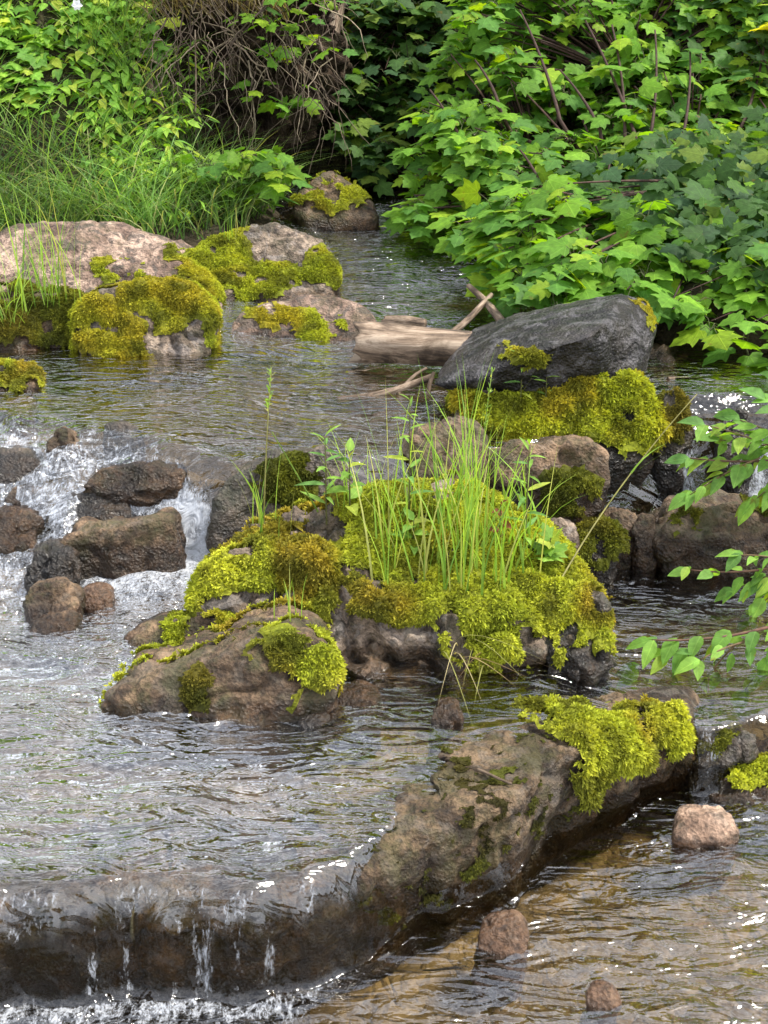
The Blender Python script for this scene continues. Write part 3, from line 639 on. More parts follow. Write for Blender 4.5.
rock('stone', 'orange-brown stone breaking the ripples in the foreground pool', 'stone',
     [(474, 950), (488, 932), (518, 922), (528, 936), (522, 954), (492, 955)], 0.0, 0.09, M['tan'], sub=5, amp=0.005, p=30, facet=0.006, merge=2, seed=31)
rock('stone', 'small tan stone barely above water at the bottom edge', 'stone',
     [(585, 1005), (591, 989), (614, 986), (623, 1002), (606, 1011)], 0.0, 0.07, M['tan'], sub=4, amp=0.005, p=18, merge=2, seed=32)
# -- left cascade
rock('stone', 'upright brown stone at the lip of the left cascade, taller of two', 'stone',
     [(44, 458), (50, 434), (62, 424), (75, 432), (84, 456), (72, 467), (50, 467)], 0.36, 0.15, M['brown'], sub=5, amp=0.009, seed=33)
rock('stone', 'squat dark stone at the cascade lip, right of the upright one', 'stone',
     [(99, 442), (106, 425), (125, 420), (139, 432), (140, 446), (112, 450)], 0.385, 0.12, M['dark'], sub=4, amp=0.009, seed=34)
rock('rock', 'brown rock washed over by the left cascade just below the lip', R,
     [(78, 486), (100, 468), (150, 459), (186, 468), (182, 484), (110, 494)], 0.30, 0.16, M['brown'], sub=5, amp=0.010, seed=35, p=28, facet=0.008, wetz=0.4, Y0=3.12)
rock('rock', 'dark rounded rock in the middle of the left cascade', R,
     [(40, 522), (50, 502), (90, 490), (124, 495), (134, 515), (112, 531), (60, 534)], 0.26, 0.2, M['dark'], sub=5, amp=0.012, seed=36, p=28, facet=0.008, wetz=0.335)
rock('boulder', 'broad wet brown block under the left cascade with water streaming down it', B,
     [(50, 556), (66, 536), (120, 527), (170, 519), (180, 552), (168, 576), (95, 584), (58, 581)], 0.19, 0.24, M['brown'], sub=5, amp=0.012, ridge=0.2, seed=37, p=34, facet=0.008, wetz=0.275)
rock('rock', 'dark brown rock left of the broad wet block, in the rapids', R,
     [(20, 578), (38, 546), (64, 540), (80, 560), (76, 588), (40, 592)], 0.21, 0.18, M['dark'], sub=5, amp=0.012, seed=38, p=28, facet=0.008, wetz=0.285)
rock('rock', 'olive-brown rounded rock at the left, below the cascade', R,
     [(20, 602), (30, 585), (60, 581), (79, 600), (75, 622), (50, 630), (28, 622)], 0.20, 0.16, M['brown'], sub=5, amp=0.009, seed=39)
rock('stone', 'orange pink stone in the foam beside the olive-brown rock', 'stone',
     [(72, 600), (82, 586), (104, 584), (113, 600), (98, 609), (78, 608)], 0.20, 0.1, M['tan'], sub=4, amp=0.006, seed=40)
rock('stone', 'low wet brown stone in front of the olive-brown rock at left', 'stone',
     [(26, 634), (44, 617), (70, 612), (79, 625), (58, 639), (34, 641)], 0.195, 0.12, M['brown'], sub=4, amp=0.007, seed=41, p=28, facet=0.008, wetz=0.23)
rock('rock', 'dark wet rock in the rapids at the left picture edge', R,
     [(-40, 470), (-10, 448), (30, 450), (40, 468), (12, 482), (-30, 486)], 0.33, 0.18, M['dark'], sub=4, amp=0.010, seed=42, p=28, facet=0.008, wetz=0.39)

rock('rock', 'flat wet brown rock at the left picture edge in the middle of the rapids', R,
     [(-40, 540), (-20, 515), (20, 508), (42, 520), (36, 540), (0, 548)], 0.24, 0.16, M['brown'], sub=5, amp=0.009, seed=44, p=28, wetz=0.31)
rock('stone', 'small brown stone poking from the rapids between the edge rock and cascade lip', 'stone',
     [(4, 500), (14, 488), (34, 486), (44, 496), (34, 504), (14, 506)], 0.29, 0.09, M['brown'], sub=4, amp=0.006, seed=45, p=28, wetz=0.31)

# ------------------------------------------------------------------ the long front ledge
def build_ledge():
    nu, nv = 560, 130
    u = np.linspace(0, 1, nu); xl = -1.5+2.19*u
    dr_ = sstep((xl-0.02)/0.22); yl = fA(xl)+0.004+0.024*(1-dr_)
    tx = np.gradient(xl); ty = np.gradient(yl); ln = np.hypot(tx, ty); nx, ny = ty/ln, -tx/ln          # towards the camera
    dry = sstep((xl-0.02)/0.22); end = sstep((0.69-xl)/0.08)
    top = np.interp(xl, [-1.5, -0.16, 0.0, 0.12, 0.27, 0.36, 0.55, 0.69], [0.152, 0.154, 0.186, 0.194, 0.194, 0.186, 0.150, 0.140])
    b = np.interp(xl, [-1.5, -0.2, 0.0, 0.15, 0.27, 0.45, 0.55, 0.69], [0.30, 0.30, 0.17, 0.17, 0.28, 0.26, 0.2, 0.14])
    v = np.linspace(0, 1, nv)
    V = np.zeros((nu, nv, 3))
    for j, t in enumerate(v):
        if t < 0.42:                                   # top, from under water at the back to the edge
            k = t/0.42; off = -b*(1-k); z = top-0.16*(1-sstep(k/0.35))-0.018*(1-k)
        elif t < 0.52:                                 # worn edge
            k = (t-0.42)/0.10; rr = 0.022+0.030*(1-dr_); off = rr*math.sin(k*math.pi/2); z = top-rr*(1-math.cos(k*math.pi/2))
        else:
            k = (t-0.52)/0.48; rr = 0.022+0.030*(1-dr_); off = rr+0.012*math.sin(k*3.0)-0.05*k; z = (top-rr)*(1-k)-0.16*k
        z = np.where(end < 1, -0.16+(z+0.16)*end, z)
        V[:, j, 0] = xl+nx*off; V[:, j, 1] = yl+ny*off; V[:, j, 2] = z
    V = V.reshape(-1, 3); Q = grid_faces(nu, nv); Fc = np.concatenate([Q[:, [0, 1, 2]], Q[:, [0, 2, 3]]])
    Nn = vnormals(V, Fc)
    if Nn[(nu//2)*nv+30, 2] < 0: Fc = Fc[:, ::-1]; Nn = -Nn
    wetl = np.repeat(1-dry, nv); facing = np.clip(-Nn[:, 1], 0, 1)
    d = (0.009+0.013*facing)*(fbm(V*8, 4, 101)+0.6*ridged(V*13, 4, 103))+0.008*fbm(V*30, 4, 105)-0.010*np.clip(1-7*np.abs(fbm(V*7+3, 3, 107)), 0, 1)**2
    d = d*(1-0.1*wetl)-0.010*wetl
    V = V+Nn*d[:, None]; Nn = vnormals(V, Fc)
    wet = np.clip(np.maximum(wetl*sstep((0.115-V[:, 2])/0.05)*0.8, (0.045-V[:, 2])/0.05+0.5), 0, 1)
    root = thing('rock_ledge', 'long low rock ledge crossing the foreground with water spilling over its left half', 'rock ledge', (-0.2, 1.95, -0.16))
    part('stone', V, Fc, M['ledge'], root, attrs={'wet': wet}); note_surface(V, Nn)
    mk = moss_mask(V, Nn, [[(560, 735), (575, 715), (630, 714), (676, 708), (684, 735), (662, 756), (640, 764), (610, 790), (582, 800), (566, 775)], [(520, 722), (530, 706), (580, 706), (590, 722), (560, 738)]], 5)
    moss(root, V, Fc, Nn, mk, 0.024, 'bright', 60000, 0.011)
    mk = moss_mask(V, Nn, [[(440, 720), (520, 712), (560, 745), (560, 790), (470, 790), (425, 770)], [(335, 850), (430, 805), (560, 770), (600, 790), (560, 840), (480, 890), (400, 925), (350, 905)]], 5, holes=0.1)
    mk *= sstep((fbm(V*34, 4, 111)-0.06)/0.08)
    moss(root, V, Fc, Nn, mk, 0.004, 'crust', 34000, 0.0055, 'moss_patch')
build_ledge()

# ------------------------------------------------------------------ driftwood
def log_between(name, label, cat, p0, p1, r0, r1, bend=0.02, sub=True, n=16, seed=0, mossy=None):
    p0, p1 = np.asarray(p0), np.asarray(p1); L_ = np.linalg.norm(p1-p0); ax = (p1-p0)/L_
    root = thing(name, label, cat, p0)
    q = Vector(ax).to_track_quat('X', 'Z'); root.rotation_mode = 'QUATERNION'; root.rotation_quaternion = q
    m = 60; t = np.linspace(0, 1, m); th = np.arange(n)*2*math.pi/n
    x = t*L_; r = (r0+(r1-r0)*t)[:, None]*np.ones(n)[None]
    P = np.stack([np.repeat(x[:, None], n, 1)*4, np.cos(th)[None]*np.ones((m, 1))*1.2+seed, np.sin(th)[None]*np.ones((m, 1))*1.2], -1).reshape(-1, 3)
    rr = r*(1+0.15*fbm(P*np.array([1.0, 0.5, 0.5]), 3, 121+seed).reshape(m, n)+0.03*fbm(P*np.array([1.5, 3, 3]), 2, 125).reshape(m, n))
    by = bend*np.sin(t*3.0+seed); bz = bend*0.7*np.sin(t*4.2+1+seed)
    V = np.stack([np.repeat(x[:, None], n, 1)+0.012*RNG.normal(0, 1, n)[None]*(t[:, None] < 0.02)*(r0/0.05), by[:, None]+rr*np.cos(th), bz[:, None]+rr*np.sin(th)], -1).reshape(-1, 3)
    i = np.arange(m*n).reshape(m, n); j = np.roll(i, -1, 1)
    Q = np.stack([i[:-1], j[:-1], j[1:], i[1:]], -1).reshape(-1, 4); Fc = np.concatenate([Q[:, [0, 1, 2]], Q[:, [0, 2, 3]]])
    V = np.vstack([V, [[0.01*r0/0.05, by[0], bz[0]], [L_, by[-1], bz[-1]]]])
    Fc = np.vstack([Fc, np.stack([j[0], i[0], np.full(n, m*n)], -1), np.stack([i[-1], j[-1], np.full(n, m*n+1)], -1)])
    link('wood', mesh_np('wood', V, Fc, M['wood']), root)
    return root
log_between('driftwood_log', 'pale weathered log lying across the stream against the black boulder', 'log', D(360, 345, 3.98), D(560, 350, 3.92), 0.062, 0.05, 0.012, seed=1, n=28)
log_between('driftwood_stick', 'pale bent stick lying in the upper pool before the log', 'stick', W(338, 401, 0.405), D(432, 378, 3.78), 0.008, 0.011, 0.012, seed=2)
log_between('driftwood_branch', 'light forked branch leaning up from the log to the right', 'branch', D(446, 336, 4.15), D(492, 296, 4.3), 0.013, 0.008, 0.008, seed=3)
log_between('driftwood_branch', 'dark thick branch crossing behind the light leaning branch', 'branch', D(508, 332, 4.1), D(470, 286, 4.4), 0.016, 0.009, 0.008, seed=4)
log_between('driftwood_branch', 'low grey branch lying behind the log toward the black boulder', 'branch', D(385, 321, 4.3), D(425, 323, 4.25), 0.02, 0.014, 0.006, seed=5)
log_between('driftwood_stick', 'thin dark stick between the log and shrub, near the boulder', 'stick', D(485, 338, 4.0), D(545, 318, 4.2), 0.008, 0.007, 0.006, seed=6)
log_between('twig', 'little dark twig lying on the muddy top of the ledge', 'twig', surf(478, 772)+np.array([0, 0, 0.006]), surf(512, 786)+np.array([0, 0, 0.008]), 0.003, 0.002, 0.001, seed=7)

log_between('twig', 'short dark twig lying on the log jam in front of the pale log', 'twig', W(395, 392, 0.41), D(428, 368, 3.85), 0.006, 0.004, 0.008, seed=11)
log_between('twig', 'thin brown twig wedged upright between the log and the black boulder', 'twig', D(428, 396, 3.6), D(434, 372, 3.62), 0.007, 0.005, 0.004, seed=12)
log_between('driftwood_stick', 'pale thin stick on the dark bank right of the black boulder', 'stick', D(668, 380, 3.75), D(712, 376, 3.85), 0.005, 0.003, 0.005, seed=13)

# ------------------------------------------------------------------ leaves, blades, plants
def leaf_tpl(kind):
    if kind == 'maple':
        half = [(0.0, 0.03), (0.16, -0.09), (0.34, -0.07), (0.50, 0.06), (0.36, 0.20), (0.47, 0.30), (0.60, 0.54), (0.40, 0.52), (0.27, 0.57), (0.26, 0.74), (0.13, 0.86), (0.0, 1.04)]
        notch = {4: 0, 8: 0}
        o = half+[(-x, y) for x, y in half[1:-1]][::-1]
        V = [(0, 0.30, 0.0)]
        for k, (x, y) in enumerate(o):
            kk = k if k < len(half) else 2*(len(half)-1)-k
            z = -0.22*abs(x)**1.5-0.20*max(y-0.3, 0)**1.6+(-0.012 if kk in notch else 0.012)
            V.append((x, y, z))
        n = len(o); Fc = [(0, i+1, (i+1) % n+1) for i in range(n)]
        return np.array(V), np.array(Fc)[:, ::-1]
    prof = {'oval': [(0, 0), (0.17, 0.15), (0.26, 0.38), (0.21, 0.65), (0.09, 0.87), (0, 1)], 'lance': [(0, 0), (0.07, 0.15), (0.10, 0.4), (0.075, 0.7), (0.03, 0.9), (0, 1)],
            'round': [(0, 0), (0.28, 0.08), (0.43, 0.35), (0.38, 0.66), (0.2, 0.88), (0, 1.0)]}[kind]
    L_ = prof[1:-1]; V = [(0, 0, 0)]
    for x, y in L_: V += [(-x, y, 0.32*x-0.25*y*y), (0, y, -0.25*y*y), (x, y, 0.32*x-0.25*y*y)]
    V.append((0, 1, -0.25)); m = len(L_); Fc = [(0, 2, 1), (0, 3, 2)]
    for k in range(m-1):
        a = 1+3*k; b = a+3; Fc += [(a, a+1, b+1), (a, b+1, b), (a+1, a+2, b+2), (a+1, b+2, b+1)]
    a = 1+3*(m-1); e = len(V)-1; Fc += [(a, a+1, e), (a+1, a+2, e)]
    return np.array(V), np.array(Fc)
TPL = {k: leaf_tpl(k) for k in ('maple', 'oval', 'lance', 'round')}
def put_leaves(bag, kind, P, dirs, nrm, size, C):
    T, Fc = TPL[kind]; n = len(P); d = dirs/np.linalg.norm(dirs, axis=1, keepdims=True)
    s = np.cross(d, nrm); s /= np.maximum(np.linalg.norm(s, axis=1, keepdims=True), 1e-6); u = np.cross(s, d)
    cz = RNG.uniform(0.4, 1.8, n); wx = RNG.uniform(0.85, 1.12, n)
    V = P[:, None]+size[:, None, None]*(T[None, :, :1]*wx[:, None, None]*s[:, None]+T[None, :, 1:2]*d[:, None]+T[None, :, 2:]*cz[:, None, None]*u[:, None])
    F2 = (Fc[None]+(np.arange(n)*len(T))[:, None, None]).reshape(-1, 3)
    Cv = np.repeat(C[:, None], len(T), 1)*np.where(np.arange(len(T)) == 0, 1.12, 1.0)[None, :, None]
    U = T.copy(); U[:, 2] = 1.0 if kind == 'maple' else 0.0
    bag.add(V.reshape(-1, 3), F2, Cv.reshape(-1, 3), np.tile(U, (n, 1)))
GREENS = np.array([(0.095, 0.21, 0.022), (0.13, 0.26, 0.022), (0.065, 0.16, 0.026), (0.19, 0.30, 0.02)])
def leafcol(n, pal=GREENS, p=(0.4, 0.25, 0.2, 0.15), var=0.2):
    return pal[RNG.choice(len(pal), n, p=p)]*RNG.uniform(1-var, 1+var, (n, 1))
STEM = np.array((0.055, 0.03, 0.022))

def whorls(bag, stems, centers, kind, nl, size, pal, pp, face=(0, -0.55, 0.85), petiole=0.06, sp=1.0):
    for c in centers:
        k = int(RNG.integers(nl[0], nl[1]+1)); az = RNG.uniform(0, 6.28)+np.arange(k)*2.4
        tilt = RNG.uniform(-0.55, 0.0, k); d = np.stack([np.cos(az), np.sin(az), tilt], 1)
        off = RNG.uniform(0.3, 1.0, (k, 1))*petiole*sp
        base = c[None]+d*off+np.stack([np.zeros(k), np.zeros(k), RNG.normal(0, 0.35*petiole, k)], 1)
        nr = np.array(face)[None]+RNG.normal(0, 0.36, (k, 3))
        sz = RNG.uniform(size[0], size[1], k)
        put_leaves(bag, kind, base, d, nr, sz, leafcol(k, pal, pp))
        if stems is not None:
            for q in base: tube(stems, np.array([c-np.array([0, 0, 0.02]), (c+q)/2+np.array([0, 0, 0.004]), q]), 0.0016, 0.0011, (0.07, 0.08, 0.03), 3)

def shrub_area(name, label, cat, poly, Yf, n, roots, kind='maple', nl=(4, 7), size=(0.09, 0.16), pal=GREENS, pp=(0.4, 0.25, 0.2, 0.15), dspread=0.45, stemfrac=0.5, petiole=0.07, stem_r=0.008, face=(0, -0.28, 1.0), extra=(), gap=0.0):
    """a shrub whose leaf whorls fill the volume seen inside poly, between depth Yf and Yf + dspread"""
    xs = [p[0] for p in poly]; ys = [p[1] for p in poly]; C = []
    while len(C) < n:
        u = RNG.uniform(min(xs), max(xs)); v = RNG.uniform(min(ys), max(ys))
        if not inpoly(np.array([u]), np.array([v]), poly)[0]: continue
        P = D(u, v, Yf(u, v)+dspread*RNG.random()**1.3)
        if gap and fbm(P[None]*3.1, 2, 141)[0] < -gap*0.35+RNG.normal(0, 0.08) - 0.05 + (0.0): continue
        C.append(P)
    C = np.array(C); g = Terr(C[:, 0], C[:, 1])[0]; C[:, 2] = np.maximum(C[:, 2], g+0.05)
    roots = np.asarray(roots, float)
    r0 = roots.mean(0); root = thing(name, label, cat, r0)
    lv, st = Bag(), Bag()
    whorls(lv, st, C, kind, nl, size, pal, pp, face, petiole)
    for c in C:
        if RNG.random() > stemfrac: continue
        r = roots[np.argmin(np.linalg.norm(roots-c, axis=1)+RNG.random(len(roots))*0.5)]
        mid = r*0.45+c*0.55; mid[2] += 0.02; mid[:2] = r[:2]*0.6+c[:2]*0.4
        tube(st, curve3(r, mid, c+np.array([0, 0, 0.01]), 10), stem_r, stem_r*0.35, STEM*RNG.uniform(0.6, 1.3), 5)
    for (a0, b0, a1, b1) in extra:
        e0, e1 = D(a0, b0, Yf(a0, b0)+0.06), D(a1, b1, Yf(a1, b1)-0.02); r = roots[np.argmin(np.linalg.norm(roots-e0, axis=1))]
        tube(st, np.vstack([curve3(r, (r+e0)/2, e0, 6)[:-1], curve3(e0, (e0+e1)/2+np.array([0.03, 0, 0.0]), e1, 8)]), 0.011, 0.004, STEM*0.8, 6)
    lv.part('foliage', M['leaf'], root); st.part('stem', M['stem'], root)
    return root
def gpt(x, y): return (x, y, float(Terr(np.array([x]), np.array([y]))[0][0]))

YEL = np.array([(0.50, 0.46, 0.06), (0.42, 0.42, 0.06), (0.22, 0.30, 0.03), (0.48, 0.40, 0.07)])
DKG = np.array([(0.045, 0.10, 0.025), (0.06, 0.13, 0.025), (0.035, 0.08, 0.03), (0.11, 0.17, 0.025)])
# the big thimbleberry-like shrub, in tiers
def Ymain(u, v): return 4.75+(300-v)/300*1.55+max(0, (470-u)/90)*0.45
shrub_area('broad_leaf_shrub', 'large shrub of lobed green leaves filling the upper right above the stream', 'shrub',
           [(392, 205), (398, 160), (430, 95), (455, 40), (475, -30), (870, -50), (870, 190), (768, 185), (640, 190), (540, 205), (430, 235)], Ymain, 800,
           [gpt(0.95, 5.7), gpt(1.3, 5.8), gpt(1.7, 5.6), gpt(1.1, 6.3), gpt(0.7, 6.0), gpt(2.2, 5.7)], stemfrac=0.5, gap=0.8, extra=[(640, 150, 585, 20), (625, 140, 612, 25), (560, 120, 520, 10), (650, 140, 655, 30), (680, 150, 690, 50), (600, 130, 560, 70), (500, 110, 475, 60), (740, 130, 765, 40), (470, 160, 430, 90), (545, 200, 520, 150), (700, 210, 722, 140), (590, 215, 610, 160)], dspread=0.75, size=(0.055, 0.105))
shrub_area('broad_leaf_shrub', 'lower tier shrub of dark green lobed leaves drooping to the water behind the black boulder', 'shrub',
           [(440, 232), (520, 190), (640, 180), (768, 175), (930, 180), (930, 335), (760, 330), (715, 318), (690, 322), (660, 310), (610, 292), (560, 305), (525, 295), (492, 285), (482, 255)], lambda u, v: 4.0+max(0, 310-v)/300*1.5+max(0, (560-u)/90)*0.3, 330,
           [gpt(0.95, 5.3), gpt(1.3, 5.2), gpt(1.75, 5.0)], pal=GREENS, stemfrac=0.5, gap=0.2, size=(0.06, 0.11))
shrub_area('broad_leaf_shrub', 'shrub with bright yellow leaves in the upper right corner', 'shrub',
           [(735, 10), (800, 0), (900, 10), (900, 130), (760, 90), (738, 60)], lambda u, v: 5.7+(100-v)/300, 16, [gpt(1.9, 5.9)], pal=YEL, pp=(0.45, 0.3, 0.1, 0.15), size=(0.09, 0.14), nl=(4, 6), stemfrac=1.1)
shrub_area('leafy_branch', 'overhanging branch of lobed leaves at the right edge above the waterfall', 'branch',
           [(672, 318), (700, 300), (800, 285), (900, 300), (900, 360), (760, 372), (715, 355), (690, 335)], lambda u, v: 3.8, 13, [(1.9, 4.4, 0.85)], size=(0.065, 0.105), nl=(3, 5), dspread=0.2, stemfrac=1.0, stem_r=0.005)
shrub_area('leafy_branch', 'short branch of lobed leaves at the right edge below the main shrub', 'branch',
           [(650, 285), (712, 255), (768, 230), (900, 225), (900, 300), (745, 310), (680, 320)], lambda u, v: 4.05, 14, [(2.0, 4.6, 1.0)], size=(0.065, 0.105), nl=(3, 5), dspread=0.2, stemfrac=1.0, stem_r=0.005)
shrub_area('climbing_shrub', 'shaded dark shrub with small ivy-like leaves at top centre by the root mass', 'shrub',
           [(318, -30), (470, -40), (455, 40), (425, 100), (395, 160), (392, 210), (372, 190), (350, 140), (320, 120), (300, 60)], lambda u, v: 6.5+(200-v)/200*0.7, 190,
           [gpt(-0.1, 7.0), gpt(0.25, 6.9), gpt(0.1, 7.5)], size=(0.06, 0.10), pal=DKG, nl=(4, 6), stemfrac=0.4, petiole=0.06, stem_r=0.004)
shrub_area('vine', 'leafy vine with yellow-green leaves hanging across the brown root mass', 'vine',
           [(225, -20), (330, -20), (345, 30), (352, 80), (300, 95), (270, 60), (238, 45)], lambda u, v: 6.15, 17,
           [(-0.55, 6.6, 1.5), (-0.2, 6.6, 1.45)], size=(0.045, 0.08), pal=GREENS, pp=(0.3, 0.35, 0.1, 0.25), nl=(3, 5), dspread=0.25, stemfrac=1.0, stem_r=0.003)
shrub_area('vine', 'few-leaved vine dangling in front of the dark hollow', 'vine',
           [(232, 80), (300, 75), (320, 105), (260, 112)], lambda u, v: 6.1, 5, [(-0.5, 6.45, 1.35)], size=(0.06, 0.09), nl=(2, 4), dspread=0.2, stemfrac=1.0, stem_r=0.003)
shrub_area('low_bush', 'low bush of rounded leaves under the dark hollow behind the mossy boulder', 'bush',
           [(195, 160), (225, 148), (280, 150), (298, 175), (280, 195), (205, 195)], lambda u, v: 5.7, 26, [gpt(-0.8, 5.9), gpt(-0.65, 5.9)], size=(0.06, 0.10), pal=GREENS*0.85, nl=(3, 5), dspread=0.3, stem_r=0.003)

# left bank: leafy undergrowth clumps, each rooted on its own
BANK = [((-40, -40, 90, 70), 'clump of pale leafy weeds in the upper left corner', 'lance', 55, (0.06, 0.10)),
        ((70, -40, 170, 60), 'clump of toothed green leaves along the top edge left of the roots', 'maple', 46, (0.05, 0.085)),
        ((-40, 55, 60, 130), 'clump of lobed weeds above the tall bank grass at the left edge', 'maple', 34, (0.05, 0.085)),
        ((50, 50, 130, 125), 'dense herb clump in the middle of the left bank below the white flower', 'oval', 46, (0.05, 0.08)),
        ((95, 95, 180, 165), 'yellow-green herb clump beside the pale dead branch', 'oval', 40, (0.045, 0.075)),
        ((120, 150, 205, 215), 'small herb clump just behind the pink boulder', 'lance', 30, (0.06, 0.09)),
        ((165, 40, 215, 120), 'sparse herb growing in front of the brown root mass', 'lance', 12, (0.05, 0.08))]
for (x0, y0, x1, y1), lab, kd, n, sz in BANK:
    shrub_area('herb_clump', lab, 'weeds', [(x0, y0), (x1, y0), (x1, y1), (x0, y1)], lambda u, v: 5.55+(220-v)/220*0.95, int(n*1.6),
               [D((x0+x1)/2, y1+20, 5.8+(220-y1)/220*0.95)+np.array([dx, 0.2, -0.15]) for dx in (-0.15, 0, 0.15)], kind=kd, size=sz,
               pal=np.array([(0.17, 0.33, 0.045), (0.24, 0.40, 0.05), (0.11, 0.24, 0.04), (0.32, 0.40, 0.05)]), nl=(5, 9), petiole=0.05, dspread=0.3, stemfrac=0.5, stem_r=0.003)

def blades(bag, roots, length, width, lean, col, bend=0.5, seg=6, az=None):
    n = len(roots); az = RNG.uniform(0, 6.28, n) if az is None else az
    L_ = length; hd = np.stack([np.cos(az), np.sin(az), np.zeros(n)], 1); side = np.stack([-np.sin(az), np.cos(az), np.zeros(n)], 1)
    tw = RNG.uniform(0, 3.14, n); side = side*np.cos(tw)[:, None]+hd*np.sin(tw)[:, None]
    t = np.linspace(0, 1, seg); V = []
    for k in t:
        c = roots+hd*(L_*(lean*k+bend*k**2.2))[:, None]+np.array([0, 0, 1])*(L_*k*(1-0.35*(lean+bend)*k))[:, None]
        w = width*(1-k**1.6)*0.5+1e-5
        V += [c-side*w[:, None], c+side*w[:, None]]
    V = np.stack(V, 1); m = 2*seg; Fc = []
    for k in range(seg-1): Fc += [(2*k, 2*k+1, 2*k+3), (2*k, 2*k+3, 2*k+2)]
    F2 = (np.array(Fc)[None]+(np.arange(n)*m)[:, None, None]).reshape(-1, 3)
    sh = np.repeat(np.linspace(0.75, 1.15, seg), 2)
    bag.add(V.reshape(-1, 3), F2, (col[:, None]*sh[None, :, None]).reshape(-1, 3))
GRS = np.array([(0.24, 0.40, 0.05), (0.32, 0.47, 0.06), (0.17, 0.32, 0.05), (0.45, 0.46, 0.13)])
# bank grass: nobody could count it
def bank_grass():
    n = 8000; x = RNG.uniform(-2.8, -0.5, n); y = 5.35+1.3*RNG.random(n)
    k = fbm(xy3(x, y, 2.0), 2, 151)+0.15-0.55*sstep((x+1.15)/0.5)+0.25*sstep((6.1-y)/0.5) > -0.1
    x, y = x[k], y[k]; z, s = Terr(x, y); k = s < -0.05; x, y, z = x[k], y[k], z[k]; n = len(x)
    b = Bag(); P = np.stack([x, y, z-0.01], 1)
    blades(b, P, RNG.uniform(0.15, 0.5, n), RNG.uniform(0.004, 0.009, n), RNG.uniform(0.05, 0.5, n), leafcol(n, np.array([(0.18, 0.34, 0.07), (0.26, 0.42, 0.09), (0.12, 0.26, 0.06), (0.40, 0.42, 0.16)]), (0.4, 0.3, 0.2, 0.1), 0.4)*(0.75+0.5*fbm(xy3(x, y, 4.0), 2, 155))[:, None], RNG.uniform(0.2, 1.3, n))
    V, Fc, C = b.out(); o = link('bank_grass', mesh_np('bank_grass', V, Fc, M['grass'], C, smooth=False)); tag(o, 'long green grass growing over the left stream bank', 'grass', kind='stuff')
bank_grass()
# undergrowth hiding the slopes
def litter_cover():
    b = Bag(); n = 9000; x = RNG.uniform(-3.2, 3.2, n); y = RNG.uniform(4.2, 8.8, n)
    z, s = Terr(x, y); k = (s < -0.12) & ~((x < -0.5) & (y < 7.0)) & ~((np.abs(x+0.45) < 0.42) & (np.abs(y-6.6) < 0.7)); x, y, z = x[k], y[k], z[k]; n = len(x)
    az = RNG.uniform(0, 6.28, n); d = np.stack([np.cos(az), np.sin(az), RNG.normal(0, 0.3, n)], 1)
    put_leaves(b, 'maple', np.stack([x, y, z+RNG.uniform(0.01, 0.28, n)], 1), d, np.array([0, -0.6, 0.8])[None]+RNG.normal(0, 0.3, (n, 3)), RNG.uniform(0.05, 0.10, n), leafcol(n, DKG, (0.4, 0.3, 0.2, 0.1)))
    n = 3200; x = RNG.uniform(0.6, 2.4, n); y = RNG.uniform(4.05, 5.6, n); z, s = Terr(x, y); k = s < -0.06; x, y, z = x[k], y[k], z[k]; n = len(x); az = RNG.uniform(0, 6.28, n)
    put_leaves(b, 'maple', np.stack([x, y, z+RNG.uniform(-0.02, 0.14, n)], 1), np.stack([np.cos(az), np.sin(az), RNG.normal(-0.2, 0.3, n)], 1), np.array([0, -0.6, 0.8])[None]+RNG.normal(0, 0.3, (n, 3)), RNG.uniform(0.05, 0.09, n), leafcol(n, DKG, (0.4, 0.3, 0.2, 0.1)))
    V, Fc, C = b.out(); o = link('undergrowth', mesh_np('undergrowth', V, Fc, M['leaf'], C)); b.veins(o.data); tag(o, 'low dark leafy undergrowth covering the banks behind the stream', 'undergrowth', kind='stuff')
litter_cover()

